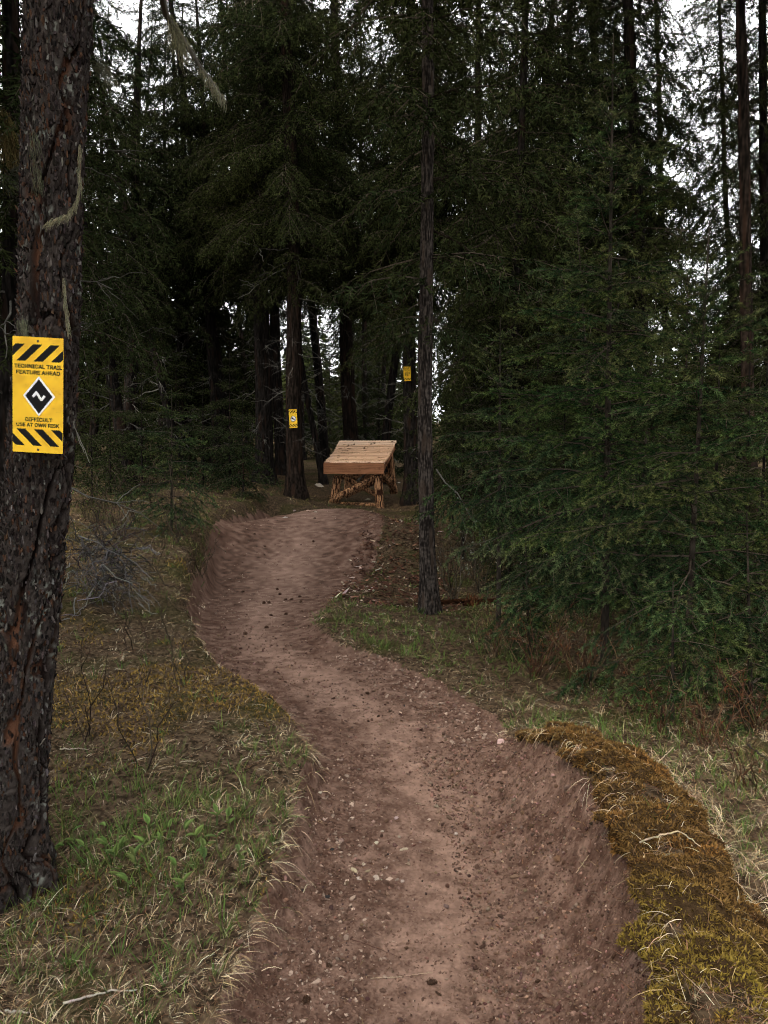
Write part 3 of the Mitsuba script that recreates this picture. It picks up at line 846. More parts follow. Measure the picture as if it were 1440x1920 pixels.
# background trees
for i in range(50):
    Y = 17 + 33 * (i + RNG.random()) / 50
    xx = RNG.uniform(-.62, .62) * Y
    u, wv = 720 + xx / Y * FPX, RNG.uniform(.18, .34) / Y * FPX
    if 1195 < u < 1390:
        continue
    tall_tree('background_conifer', 'dark conifer among many standing far back in the dense forest', (u, 760), (u + RNG.normal(0, 12), 400), Y, wv, RNG.uniform(11, 15.5), RNG.uniform(2.2, 5.0), RNG.uniform(1.5, 2.2),
              group='conifers far back in the forest', lod='far', sides=9, dz=.5, amp=.01, dead=i < 24, step=.62)


# trees of the same forest around the pictured stretch: they shut out the low sky as in any forest
n = 2600
z = 8.5 * (1 - np.sqrt(RNG.random(n)))
rad = (8.5 - z) / 8.5 * 2.3 * np.sqrt(RNG.uniform(.03, 1, n))
a = RNG.uniform(0, 6.28, n)
o = np.stack([np.cos(a), np.sin(a), np.full(n, -.2)], -1)
p = np.stack([rad * np.cos(a), rad * np.sin(a), z], -1)
sd = norm(np.cross(o, RNG.normal(size=(n, 3)))) * .11
scene['coarse_crown'] = {'type': 'shapegroup', 'foliage': mikit.ply((np.stack([p - sd, p + sd, p + o * RNG.uniform(.35, .7, (n, 1))], 1).reshape(-1, 3), np.arange(3 * n).reshape(-1, 3)), 'fir_far')}
for x, Y, zc in ((-4.6, 6.6, 6.6), (-7.6, 10.2, 7.0), (-4.2, 3.6, 5.2), (4.8, 6.2, 6.8), (7.8, 10.0, 7.0), (-4.6, .5, 3.4), (4.8, 1.2, 3.6), (-4.4, -2.8, 2.6), (4.4, -2.6, 2.6), (-6.5, -1.5, 2.2), (6.8, -1.2, 2.2), (-6.0, -6.0, 1.6), (6.2, -6.2, 1.6)):
    t = thing('outer_conifer', 'dark conifer of the same forest standing around the pictured trail', 'conifer tree', 'conifers around the pictured stretch of trail')
    zb = float(H(x, max(Y, -3), False))
    part(t, 'trunk', trunk_mesh(lambda q_, x=x, Y=Y: np.stack([0 * q_ + x, 0 * q_ + Y, q_], -1), zb - .1, zb + zc + 8, lambda q_: np.maximum(.15 - .009 * q_, .02), 9, .6, .008), 'bark', smooth=True)
    inst(t, 'crown', 1, 'coarse_crown', [x, Y, zb + zc], RNG.uniform(0, 6.28), 1.0)
    labels[t + '__crown'] = {'kind': 'stuff'}

for u, Y in ((180, 19), (245, 23), (385, 21), (455, 26), (930, 19), (1010, 23), (1075, 18), (1130, 22)):
    tall_tree('background_conifer', 'dark conifer among many standing far back in the dense forest', (u, 760), (u + RNG.normal(0, 12), 400), Y, .2 / Y * FPX, 2.2 + (.36 if u > 300 and u < 600 else .46) * Y, 2.2, 1.9, group='conifers far back in the forest', lod='far', sides=9, dz=.5, amp=.01, dead=False, step=.5)

for u, vt, Y in ((566, 640, 29), (618, 600, 33), (690, 620, 28), (735, 640, 31)):
    young_fir('background_fir', 'low dark fir among many filling the back of the forest', np.array([(u - 720) / FPX * Y, Y, float(H((u - 720) / FPX * Y, Y, False))]), spot(u, vt, Y), 1.4, group='low firs filling the back of the forest', lod='far', bare=.05, step=.34, cat='young fir')

# the far edge of the forest, seen between the trunks
mb = MB()
for i in range(150):
    Y = RNG.uniform(47, 72)
    x = RNG.uniform(-.62, .62) * Y
    hh, n = RNG.uniform(5.5, 10.5), 1300
    z = hh * (1 - np.sqrt(RNG.random(n)))
    rad = (hh - z) / hh * RNG.uniform(1.5, 2.2) * np.sqrt(RNG.uniform(.1, 1, n))
    a = RNG.uniform(0, 6.28, n)
    o = np.stack([np.cos(a), np.sin(a), np.full(n, -.25)], -1)
    p = np.stack([x + rad * np.cos(a), Y + rad * np.sin(a), float(H(x, Y, False)) + z], -1)
    sd = norm(np.cross(o, RNG.normal(size=(n, 3)))) * .09
    mb.add(np.stack([p - sd, p + sd, p + o * RNG.uniform(.3, .6, (n, 1))], 1).reshape(-1, 3), np.arange(3 * n).reshape(-1, 3))
solo('distant_forest', mb.out(), 'fir_far', 'dark far edge of the forest seen between the trunks', 'forest', kind='stuff')


# ------------------------------------------------------------------ young firs
def gz(x, y):
    return np.array([x, y, float(H(x, y, False))])


young_fir('young_fir', 'tall young fir with a long bare leader shoot, right of the trail', gz(1.46, 4.95), spot(1150, 70, 4.95), 1.10, bare=.14, leader=.42)
young_fir('young_fir', 'bushy green young fir with a thin dark trunk at the right edge', gz(1.72, 4.25), spot(1330, 420, 4.25), .95, bare=.14)
young_fir('young_fir', 'young fir left of the tall one, its left boughs reaching out beside the slim trunk', gz(.90, 5.9), spot(938, 600, 5.9), .66, bare=.38)
young_fir('young_fir', 'small low dark fir at the foot of the young firs, beside dry red brown twigs', gz(1.02, 5.25), spot(985, 1020, 5.25), .42, bare=.18)
young_fir('young_fir', 'low yellowish green fir at the right edge', gz(1.98, 4.0), spot(1400, 960, 4.0), .50, bare=.12)
young_fir('young_fir', 'low sapling fir with bare pale lower twigs in the grass at right', gz(1.50, 3.85), spot(1262, 1095, 3.85), .42, bare=.30)
young_fir('young_fir', 'tiny low fir with one bough over the grass below the tall young fir', gz(1.25, 4.55), spot(1120, 1215, 4.55), .30, bare=.1)
young_fir('young_fir', 'middle sized fir standing behind between the two largest young firs', gz(2.05, 6.2), spot(1230, 560, 6.2), 1.0, bare=.1)
young_fir('young_fir', 'fir with pale branch tips behind the small sapling, mid right', gz(2.2, 7.6), spot(1080, 380, 7.6), 1.1, bare=.1)
young_fir('young_fir', 'single small fir standing on the left bank beside the trail', gz(-2.48, 8.9), spot(322, 730, 8.9), .72, bare=.12)
for u, vt, Y, lb, where in ((205, 660, 12, .8, 'nearest the big trunk'), (265, 690, 13.5, .8, 'between the big trunk and the single small fir'), (380, 700, 14, .85, 'just right of the single small fir'), (430, 660, 15, .8, 'left of the thick black trunk'),
                            (170, 740, 10.5, .6, 'lowest, beside the lower half of the big sign'), (455, 740, 13.2, .7, 'at the foot of the thick black trunk'), (330, 650, 17, .9, 'behind the single small fir'), (240, 620, 18, .9, 'under the strongly leaning trunk'), (410, 620, 20, 1.0, 'under the thin pale trunk')):
    young_fir('understory_fir', 'small dark fir of the left thicket, ' + where, gz((u - 720) / FPX * Y, Y), spot(u, vt, Y), lb, group='small firs under the trees at the left', lod='far', bare=.05, step=.3, cat='young fir')
for i in range(46):
    Y = 15 + 24 * RNG.random()
    u = RNG.uniform(60, 1420)
    x = (u - 720) / FPX * Y
    if 560 < u < 800 and Y < 19:
        Y = 20 + RNG.uniform(0, 8)
    young_fir('background_fir', 'low dark fir among many filling the back of the forest', gz((u - 720) / FPX * Y, Y), spot(u, RNG.uniform(600, 760), Y), RNG.uniform(.8, 1.3), group='low firs filling the back of the forest', lod='far', bare=.05, step=.38, cat='young fir')
for u, vt, Y, lb, where in ((870, 620, 9.5, .9, 'right behind the slim trunk'), (920, 500, 11, 1.1, 'tall and shaded, up behind the left boughs'), (1010, 560, 9, 1.0, 'between the left young fir and the tall one'), (1160, 480, 9.5, 1.1, 'straight behind the tall young fir'),
                            (1290, 470, 9, 1.1, 'below the bright sky gap'), (1410, 520, 7.5, 1.0, 'below the bare straight trunk at the right'), (850, 760, 12, .9, 'low and far, just right of the slim trunk'), (1060, 700, 7.6, .8, 'left of the tall young fir, low'),
                            (1350, 640, 6.5, .8, 'behind the fir with the thin dark trunk'), (1440, 640, 5.6, .8, 'cut by the right edge'), (960, 800, 8.4, .8, 'low behind the left young fir')):
    young_fir('thicket_fir', 'dark fir of the right thicket, ' + where, gz((u - 720) / FPX * Y, Y), spot(u, vt, Y), lb, group='firs of the thicket at the right', lod='mid', bare=.06 if u > 1000 else .30, step=.27, cat='young fir')

# ------------------------------------------------------------------ the big tree with the sign
SY = 2.45
sign_tree = thing('sign_tree', 'big rough barked trunk at the left carrying the large yellow warning sign', 'conifer tree')
uv_path = [(-300, 118, 124), (0, 111, 128), (300, 99, 120), (600, 92, 122), (900, 72, 134), (1200, 47, 134), (1500, 22, 140), (1650, 12, 146), (1760, 4, 156), (1850, 0, 170)]
pp = np.array([spot(u, v, SY) for v, u, w in uv_path])[::-1]
rr = np.array([w / 2 / FPX * SY * .86 for v, u, w in uv_path])[::-1]
zt = np.linspace(3.6, 9, 4)
ex = pp[-1] + (pp[-1] - pp[-3]) / (pp[-1] - pp[-3])[2] * (zt - pp[-1][2])[:, None]
pp, rr = np.vstack([pp, ex]), np.concatenate([rr, [.098, .08, .06, .03]])
pxf, pyf, prf = PchipInterpolator(pp[:, 2], pp[:, 0]), (lambda z: np.full_like(np.asarray(z, float), SY)), PchipInterpolator(pp[:, 2], rr)


def bark_field(th, z, r):
    """(height from 0 to 1, furrow mask) of the plated bark at angle th."""
    q = np.stack([np.cos(th) * r * 1.0, np.sin(th) * r * 1.0, z], -1)
    warp = (meshkit.fbm(q * np.array([9, 9, 5.0]), 2, 3) - .5)
    p1 = q * np.array([14, 14, 1.9]) + warp[..., None] * 1.3
    ridge = np.abs(meshkit.fbm(p1, 2, 11) - .5) * 2
    plate = sstep(.015, .10, ridge)
    crack = np.abs(meshkit.fbm(q * np.array([38, 38, 22.0]) + warp[..., None], 2, 19) - .5) * 2
    fine = meshkit.fbm(q * np.array([120, 120, 75.0]), 2, 29)
    return plate, sstep(.0, .16, crack), fine


zs = np.concatenate([np.arange(-.25, 3.55, .0055), np.arange(3.6, 9, .25)])
th = np.linspace(0, 2 * np.pi, 230, endpoint=False)
TH, ZZ = np.meshgrid(th, zs)
R0 = prf(np.clip(zs, pp[0, 2], 9))[:, None] * np.ones_like(TH)
R0 = R0 * (1 + .75 * np.exp(-np.maximum(ZZ - .08, 0) / .17) * (.6 + .4 * np.cos(TH * 5 + 1)))
pl, cr, fi = bark_field(TH, ZZ, R0)
Rr = R0 - .006 + .024 * (pl - .75) + .005 * pl * (cr - .6) + .0055 * (fi - .5)
VX = np.stack([pxf(np.clip(ZZ, pp[0, 2], 9)) + Rr * np.cos(TH), SY + Rr * np.sin(TH), ZZ], -1).reshape(-1, 3)
i, j = np.meshgrid(np.arange(len(zs) - 1), np.arange(230), indexing='ij')
q = np.stack([i * 230 + j, i * 230 + (j + 1) % 230, (i + 1) * 230 + (j + 1) % 230, (i + 1) * 230 + j], -1).reshape(-1, 4)
FX = np.vstack([q[:, [0, 1, 2]], q[:, [0, 2, 3]]])
qn = np.stack([np.cos(TH) * R0, np.sin(TH) * R0, ZZ], -1)
lich = sstep(.56, .70, meshkit.fbm(qn * np.array([16, 16, 9.0]), 3, 37)) * sstep(.5, .62, meshkit.fbm(qn * np.array([90, 90, 70.0]), 2, 41))
red = sstep(.53, .66, meshkit.fbm(qn * np.array([12, 12, 2.2]), 3, 47))
grey = meshkit.fbm(qn * np.array([60, 60, 40.0]), 3, 53)[..., None]
col = np.array([.012, .009, .008]) * (1 - grey) + np.array([.055, .046, .041]) * grey
inner = np.array([.014, .009, .008]) * (1 - red[..., None]) + np.array([.105, .050, .030]) * red[..., None]
col = inner * (1 - pl[..., None]) + col * pl[..., None]
col = col * (1 - lich[..., None]) + np.array([.14, .145, .125]) * lich[..., None] * pl[..., None] + col * lich[..., None] * (1 - pl[..., None])
part(sign_tree, 'trunk', (VX, FX), 'vcol', smooth=True, color=col.reshape(-1, 3))
for i in range(9):
    z_ = 5.1 + .45 * i
    inst(sign_tree, 'crown', i + 1, FAR['low' if i < 5 else 'mid'][i % 3], [float(pxf(z_)), SY, z_], i * 1.3, (1.9 - .15 * i) / 2.0)
# loose bark scales standing off the trunk
n = 8500
z, a = RNG.uniform(-.1, 3.4, n), RNG.uniform(np.pi, 2 * np.pi, n) + RNG.normal(0, .4, n)
R1 = prf(np.clip(z, pp[0, 2], 9)) * (1 + .75 * np.exp(-np.maximum(z - .08, 0) / .17) * (.6 + .4 * np.cos(a * 5 + 1)))
pl1, _, _ = bark_field(a, z, R1)
k = RNG.random(n) < .25 + .75 * pl1
z, a, R1, pl1 = z[k], a[k], R1[k], pl1[k]
n = len(z)
Nn = np.stack([np.cos(a), np.sin(a), 0 * a], -1)
Tt = np.stack([-np.sin(a), np.cos(a), 0 * a], -1)
C0 = np.stack([pxf(np.clip(z, pp[0, 2], 9)), 0 * z + SY, z], -1) + Nn * (R1 - .008 + .024 * (pl1 - .75) + .004)[:, None]
w, h = RNG.uniform(.0018, .0046, n), RNG.uniform(.004, .015, n)
ring = np.array([(-1, -.6), (-.3, -1), (.7, -.8), (1, .1), (.5, 1), (-.6, .8)])
tilt = RNG.normal(.1, .35, (n, 2))
rw = ring[None] * (1 + RNG.uniform(-.3, .3, (n, 6, 2)))
off = Tt[:, None] * (rw[..., 0] * w[:, None])[..., None] + np.array([0, 0, 1.0]) * (rw[..., 1] * h[:, None])[..., None] + Nn[:, None] * (rw[..., 0] * w[:, None] * tilt[:, :1] + rw[..., 1] * h[:, None] * tilt[:, 1:] + .002)[..., None]
top = C0[:, None] + off
bot = C0[:, None] + off * .9 - Nn[:, None] * .005
V = np.concatenate([top, bot], 1)
f = [[0, 1, 2], [0, 2, 3], [0, 3, 4], [0, 4, 5]] + [x for i in range(6) for x in ([i, i + 6, (i + 1) % 6], [(i + 1) % 6, i + 6, (i + 1) % 6 + 6])]
F = (np.array(f)[None] + (np.arange(n) * 12)[:, None, None]).reshape(-1, 3)
part(sign_tree, 'bark_scale', (V.reshape(-1, 3), F), 'vcol', color=tint([(.016, .013, .012)] * 6 + [(.032, .027, .025)] * 5 + [(.052, .044, .040)] * 2 + [(.055, .030, .02)] * 2 + [(.10, .095, .086)], n, 12, .25, .04), kind='stuff')


# ------------------------------------------------------------------ signs
def slab(poly, d):
    return trimesh.util.concatenate([trimesh.creation.extrude_polygon(g_, d, engine='earcut') for g_ in getattr(poly, 'geoms', [poly]) if g_.area > 1e-9])


def stand(mesh, M, off):
    """xy drawing -> upright face towards the camera (local x right, y up), moved off towards the viewer."""
    v = np.array(mesh.vertices)
    v = np.column_stack([v[:, 0], -v[:, 2] - off, v[:, 1]])
    return (v @ M[:3, :3].T + M[:3, 3], mesh.faces)


def pose(center, yaw=0.0, roll=0.0, pitch=0.0):
    return np.array((T().translate(list(map(float, center))).rotate([0, 0, 1], yaw).rotate([1, 0, 0], pitch).rotate([0, 1, 0], roll)).matrix, float)


def make_sign(label, center, yaw, roll, w=.150, h=.3436, kind='feature', pitch=0):
    t = thing('warning_sign', label, 'sign')
    M = pose(center, yaw, roll, pitch)
    sx, sy = w / 595, h / 1363
    q = lambda pts: [((x - 457.5) * sx, -(y - 906.5) * sy) for x, y in pts]
    panel = sbox(-w / 2, -h / 2, w / 2, h / 2).buffer(-.003).buffer(.003)
    part(t, 'panel', stand(slab(panel, .0025), M, 0), 'sign_yellow')
    inside = sbox(-w / 2 + .0004, -h / 2, w / 2 - .0004, h / 2)
    for x in (200, 405, 608, 812):
        part(t, 'stripe', stand(slab(Polygon(q([(x, 310), (x + 105, 310), (x - 93, 508), (x - 198, 508)])).intersection(inside), .0006), M, .0025), 'sign_black')
    for x in (0, 205, 412, 616):
        part(t, 'stripe', stand(slab(Polygon(q([(x, 1308), (x + 103, 1308), (x + 303, 1505), (x + 200, 1505)])).intersection(inside), .0006), M, .0025), 'sign_black')
    for c in ((458, 272), (462, 1553)):
        m = trimesh.creation.icosphere(subdivisions=2, radius=.0036)
        m.apply_scale([1, 1, .5])
        m.apply_translation([*q([c])[0], 0])
        part(t, 'screw', stand(m, M, .0026), 'screw_metal', smooth=True)
    if kind == 'feature':
        for s, x0, x1, y0, y1 in (('TECHNICAL TRAIL', 182, 743, 545, 592), ('FEATURE AHEAD', 205, 720, 617, 662), ('DIFFICULT', 313, 630, 1170, 1217), ('USE AT OWN RISK', 205, 712, 1236, 1280)):
            m = meshkit.text_mesh(s, 1.0, 1.0, bold=True)
            b = m.bounds
            (ax_, ay), (bx, by) = q([(x0, y1)])[0], q([(x1, y0)])[0]
            v = np.array(m.vertices)
            v[:, 0] = ax_ + (v[:, 0] - b[0, 0]) / (b[1, 0] - b[0, 0]) * (bx - ax_)
            v[:, 1] = ay + (v[:, 1] - b[0, 1]) / (b[1, 1] - b[0, 1]) * (by - ay)
            v[:, 2] = (v[:, 2] - b[0, 2]) * .0006
            m.vertices = v
            mm = MB()
            for ox, oy in ((0, 0), (.0003, 0), (-.0003, 0), (0, .0003), (0, -.0003)):
                vv, ff = stand(m, M, .0025)
                mm.add(vv + M[:3, 0] * ox + M[:3, 2] * oy + M[:3, 1] * (ox + 2 * oy) * .02, ff)
            part(t, 'lettering', mm.out(), 'sign_black')
        part(t, 'diamond_border', stand(slab(Polygon(q([(471, 678), (666, 915), (471, 1152), (284, 915)])), .0006), M, .0025), 'sign_white')
        part(t, 'diamond', stand(slab(Polygon(q([(472, 716), (632, 915), (472, 1122), (312, 915)])), .0006), M, .0031), 'sign_black')
        part(t, 'zigzag_emblem', stand(slab(LineString(q([(402, 926), (442, 872), (503, 958), (542, 908)])).buffer(14 * sx, cap_style=2, join_style=1), .0006), M, .0037), 'sign_white')
    elif kind == 'arrow':
        c = Point(*q([(470, 920)])[0])
        part(t, 'ring', stand(slab(c.buffer(.052), .0006), M, .0025), 'sign_black')
        part(t, 'disc', stand(slab(c.buffer(.046), .0006), M, .0031), 'sign_white')
        arrow = LineString([(-.018, .014), (.028, -.024)]).buffer(.0085, cap_style=2).union(Polygon([(-.036, .029), (-.031, -.012), (.004, .026)]))
        part(t, 'arrow', stand(slab(shapely.affinity.translate(arrow, c.x, c.y), .0006), M, .0037), 'sign_black')
    else:
        for x in (300, 455, 610):
            part(t, 'bar', stand(slab(Polygon(q([(x - 32, 700), (x + 32, 700), (x + 32, 1090), (x - 32, 1090)])), .0006), M, .0025), 'sign_black')
        part(t, 'frame_line', stand(slab(Polygon(q([(200, 570), (715, 570), (715, 610), (200, 610)])), .0006), M, .0025), 'sign_black')
    return t


make_sign('large yellow and black warning sign with diamond on the big left trunk', spot(71.5, 741.5, 2.300), 0, 3.1, w=.1485, h=.338, pitch=0)
make_sign('small far yellow sign with a white disc and black arrow', spot(549.5, 785, 14.36), 0, -1.5, kind='arrow')
make_sign('small far yellow sign with dark bars on the trunk right of the ramp', spot(763.5, 701, 14.97), 8, -3, w=.14, h=.27, kind='bars')

# ------------------------------------------------------------------ the wooden ramp
ramp = thing('wooden_ramp', 'new wooden take-off ramp of planks on log legs beyond the dirt lip', 'ramp')
FL, FR = spot(607, 868, 15.0), spot(720, 868, 14.9)
BL, BR = spot(637, 825, 16.3), spot(743, 825, 16.2)
NP = 13
for i in range(NP):
    e = []
    for t in (i / NP + .010, (i + 1) / NP - .010):
        sag = -.05 * math.sin(math.pi * t)
        a, b = FL + (BL - FL) * t, FR + (BR - FR) * t
        j = RNG.uniform(-.012, .012, 2)
        e.append((a + np.array([j[0], 0, sag]), b + np.array([j[1], 0, sag])))
    (a0, b0), (a1, b1) = e
    dn = np.array([0, .012, -.038])
    lift = np.array([0, 0, RNG.uniform(-.010, .010)])
    pts = np.array([a0, b0, b1, a1, a0 + dn, b0 + dn, b1 + dn, a1 + dn]) + lift
    m = trimesh.Trimesh(pts, [[0, 1, 2], [0, 2, 3], [4, 6, 5], [4, 7, 6], [0, 4, 5], [0, 5, 1], [1, 5, 6], [1, 6, 2], [2, 6, 7], [2, 7, 3], [3, 7, 4], [3, 4, 0]], process=False)
    part(ramp, 'plank', (m.vertices, m.faces), f'plank_wood_{RNG.integers(0, 3)}')


def bar(p, q, w, h):
    p, q = np.asarray(p, float), np.asarray(q, float)
    d = q - p
    L = np.linalg.norm(d)
    m = trimesh.creation.box([L, w, h])
    x = d / L
    yv = norm(np.cross([0, 0, 1.0], x))
    R = np.stack([x, yv, np.cross(x, yv)], 1)
    return m.vertices @ R.T + (p + q) / 2, m.faces


for z0 in (.165, .055):
    a, b = FL + np.array([0, -.03, z0 - .215]), FR + np.array([0, -.03, z0 - .215])
    part(ramp, 'front_board', bar(a, b, .04, .106), 'fascia_wood')
for s in (0, 1):
    a, b = (FL, BL) if s == 0 else (FR, BR)
    ins = np.array([.05 if s == 0 else -.05, .02, -.13])
    part(ramp, 'stringer', bar(a + ins, b + ins, .05, .15), 'fascia_wood')


def log(p, q, r0, r1, seed, k=40, sides=22, rag=0.0):
    p, q = np.asarray(p, float), np.asarray(q, float)
    t = np.linspace(0, 1, k)
    c = p + (q - p) * t[:, None]
    x = norm(q - p)
    a = norm(np.cross(x, [.3, 1, .2]))
    b = np.cross(x, a)
    th = np.arange(sides) * 2 * np.pi / sides
    TH, TT = np.meshgrid(th, t)
    grooves = meshkit.fbm(np.stack([np.cos(TH) * 5 + seed, np.sin(TH) * 5, TT * 1.3], -1), 2, seed) - .5
    r = (r0 + (r1 - r0) * TT) * (1 + .5 * grooves)
    V = (c[:, None] + r[..., None] * (np.cos(TH)[..., None] * a + np.sin(TH)[..., None] * b)).reshape(-1, 3)
    if rag:
        V[:sides] -= x * RNG.uniform(0, rag, (sides, 1))
    i, j = np.meshgrid(np.arange(k - 1), np.arange(sides), indexing='ij')
    qd = np.stack([i * sides + j, i * sides + (j + 1) % sides, (i + 1) * sides + (j + 1) % sides, (i + 1) * sides + j], -1).reshape(-1, 4)
    F = np.vstack([qd[:, [0, 1, 2]], qd[:, [0, 2, 3]], [[0, (i + 1) % sides, i] for i in range(1, sides - 1)], [[(k - 1) * sides, (k - 1) * sides + i, (k - 1) * sides + i + 1] for i in range(1, sides - 1)]])
    return V, F


def under(p, u, v, Y):
    return spot(u, v, Y)


part(ramp, 'leg', log(spot(713, 955, 15.0), spot(709, 895, 15.05), .085, .08, 3), 'peeled_log', smooth=40)
part(ramp, 'leg', log(spot(626, 943, 15.2), spot(633, 892, 15.15), .095, .075, 4), 'peeled_log', smooth=40)
part(ramp, 'leg', log(spot(738, 925, 16.1), spot(731, 852, 16.0), .08, .07, 5), 'peeled_log', smooth=40)
part(ramp, 'leg', log(spot(652, 925, 16.2), spot(654, 860, 16.1), .08, .07, 6), 'peeled_log', smooth=40)
br = part(ramp, 'brace', log(spot(632, 932, 14.98), spot(706, 893, 15.1), .062, .05, 8, rag=.12), 'peeled_log', smooth=40, label='diagonal log brace with frayed lower end')
P = []
for i in range(9):
    a = spot(634, 930, 14.97)
    P.append(polyline(a + RNG.normal(0, .03, 3), norm(np.array([RNG.normal(-.6, .25), RNG.normal(-.2, .2), RNG.normal(-.55, .3)])), RNG.uniform(.14, .28), .0, 6, .06))
part(ramp, 'splinter', tubes(np.array(P), np.linspace(.012, .004, 6) * np.ones((9, 1)), 4), 'peeled_log')
part(ramp, 'brace', log(spot(706, 928, 15.3), spot(640, 892, 15.3), .05, .05, 9), 'peeled_log', smooth=40)
part(ramp, 'brace', log(spot(664, 907, 15.5), spot(686, 888, 15.5), .022, .02, 10), 'dead_twig', smooth=40)
part(ramp, 'brace', log(spot(742, 922, 15.7), spot(716, 888, 15.1), .05, .045, 12), 'peeled_log', smooth=40)


part(ramp, 'brace', log(spot(630, 946, 15.25), spot(716, 948, 15.2), .055, .05, 14), 'peeled_log', smooth=40)
part(ramp, 'brace', log(spot(650, 893, 15.6), spot(738, 900, 15.6), .07, .07, 15), 'peeled_log', smooth=40)
part(ramp, 'brace', log(spot(648, 930, 16.1), spot(728, 890, 16.0), .06, .06, 16), 'peeled_log', smooth=40)


# ------------------------------------------------------------------ cones, stones, sticks
def cone_mesh(p, s, seed):
    rg = np.random.default_rng(seed)
    mb = MB()
    core = trimesh.creation.icosphere(subdivisions=1)
    yaw = rg.uniform(0, 6.28)
    R = np.array((T().rotate([0, 0, 1], math.degrees(yaw)).rotate([0, 1, 0], 78)).matrix)[:3, :3]
    mb.add(core.vertices * np.array([.26, .26, .46]), core.faces, (.045, .028, .02))
    for k in range(46):
        t = (k + .5) / 46
        a = k * 2.39996
        r = .33 * math.sin(math.pi * (.12 + .83 * t)) ** .8
        zz = -.5 + t
        o = np.array([math.cos(a), math.sin(a), 0])
        tn = np.array([-math.sin(a), math.cos(a), 0])
        c = np.array([0, 0, zz]) + o * r * .6
        w = .11
        v = np.array([c - tn * w * .5, c + tn * w * .5, c + o * r * .7 + tn * w + [0, 0, .05], c + o * r * .7 - tn * w + [0, 0, .05], c + o * r * .85 + [0, 0, .10]])
        mb.add(v, [[0, 1, 2], [0, 2, 3], [3, 2, 4]], np.array([.075, .045, .03]) * rg.uniform(.6, 1.5))
    v, f = mb.out()
    return (v * s) @ R.T + p + np.array([0, 0, s * .26]), f, mb.col()


def cone(u, v, s, label, group=None, at=None):
    p = ground_at(u, v) if at is None else at
    vv, f, c = cone_mesh(p - np.array([0, 0, s * .06]), s * .78, int(u * 13 + v))
    solo('pine_cone', (vv, f), 'vcol', label, 'pine cone', group, color=c)


cone(808, 1846, .040, 'dark open pine cone lying in the middle foreground of the trail')
cone(617, 1813, .030, 'greyish pine cone at the left foreground of the trail')
cone(575, 1878, .034, 'pine cone nearest the bottom edge on the left of the trail')
cone(689, 1301, .034, 'lone pine cone on the pale bend of the trail')
cone(467, 1278, .034, 'pine cone at the left edge of the trail bend')
for x, yy in ((633, 292), (632, 325), (815, 272), (595, 245), (710, 492), (733, 490), (765, 480), (768, 500), (648, 503), (630, 503), (657, 550), (713, 547), (690, 470), (680, 452), (550, 462), (820, 185), (560, 620), (640, 596)):
    cone(180 + x / 2, 880 + yy / 2, .05, 'small dark pine cone in the dip of the trail before the lip', 'pine cones in the dip of the trail')
for u, t in ((653, .80), (664, .83), (696, .85), (702, .88), (683, .70), (735, .93)):
    l_, r_ = FL + (BL - FL) * t, FR + (BR - FR) * t
    s = (spot(u, 850, l_[1])[0] - l_[0]) / (r_[0] - l_[0])
    p = l_ + (r_ - l_) * s + np.array([0, 0, -.05 * math.sin(math.pi * t) + .002])
    cone(u, 830, .05, 'dark pine cone lying on the planks of the wooden ramp', 'pine cones on the wooden ramp', at=p)


def stone_mesh(p, w, seed):
    rg = np.random.default_rng(seed)
    v = np.array(ICO2.vertices)
    for _ in range(13):
        nrm = norm(rg.normal(size=3))
        lim = rg.uniform(.42, .75)
        d = v @ nrm
        v = v - np.maximum(d - lim, 0)[:, None] * nrm
    v = v * (1 + .12 * (meshkit.fbm(v * 3 + seed, 2, seed) - .5)[:, None])
    v = v * np.array([.66, .5, .27]) @ np.array([[math.cos(seed), -math.sin(seed), 0], [math.sin(seed), math.cos(seed), 0], [0, 0, 1]])
    return v * w + p + np.array([0, 0, w * .05]), ICO2.faces


STONES = [(475, 130, 40, 1), (520, 115, 28, 1), (808, 130, 50, 1), (690, 185, 38, 1), (385, 290, 60, 0), (665, 315, 40, 1), (865, 360, 66, 2), (495, 515, 62, 1), (565, 475, 48, 1), (600, 522, 52, 0), (540, 575, 88, 1),
          (665, 575, 62, 1), (755, 583, 62, 1), (730, 500, 44, 1), (735, 465, 28, 1), (820, 590, 44, 0), (430, 620, 52, 1), (905, 470, 48, 0), (1260, 243, 48, 1), (1275, 527, 36, 1), (270, 135, 42, 1), (1060, 140, 36, 1),
          (205, 170, 34, 1), (860, 605, 38, 1), (705, 228, 34, 1), (895, 1385, 46, 1), (860, 1275, 38, 1), (930, 290, 36, 0), (990, 310, 34, 0), (835, 270, 34, 0), (570, 68, 34, 0), (370, 355, 40, 0), (130, 600, 46, 0), (60, 780, 46, 0),
          (520, 545, 40, 1), (640, 545, 34, 0), (700, 590, 34, 1), (600, 600, 34, 1), (460, 625, 30, 0), (1370, 965, 36, 0)]
SC = [(.22, .155, .125), (.35, .275, .225), (.34, .29, .19)]
for i, (x, yy, w, c) in enumerate(STONES):
    u, v = 540 + x / 4, 1500 + yy / 4
    p = ground_at(u, v + w / 16)
    big = {10: 'largest pale stone of the cluster in the middle of the trail', 6: 'yellowish flat stone right above the stone cluster on the trail', 18: 'single pale flat stone at the foot of the berm wall'}
    solo('stone', stone_mesh(p, w / 4 / FPX * p[1] * 1.05, i + 3), 'vcol', big.get(i, 'small pale stone lying on the dirt trail'), 'stone', None if i in big else 'pale stones on the trail', color=tint(SC[c], 1, len(ICO2.vertices), .12))
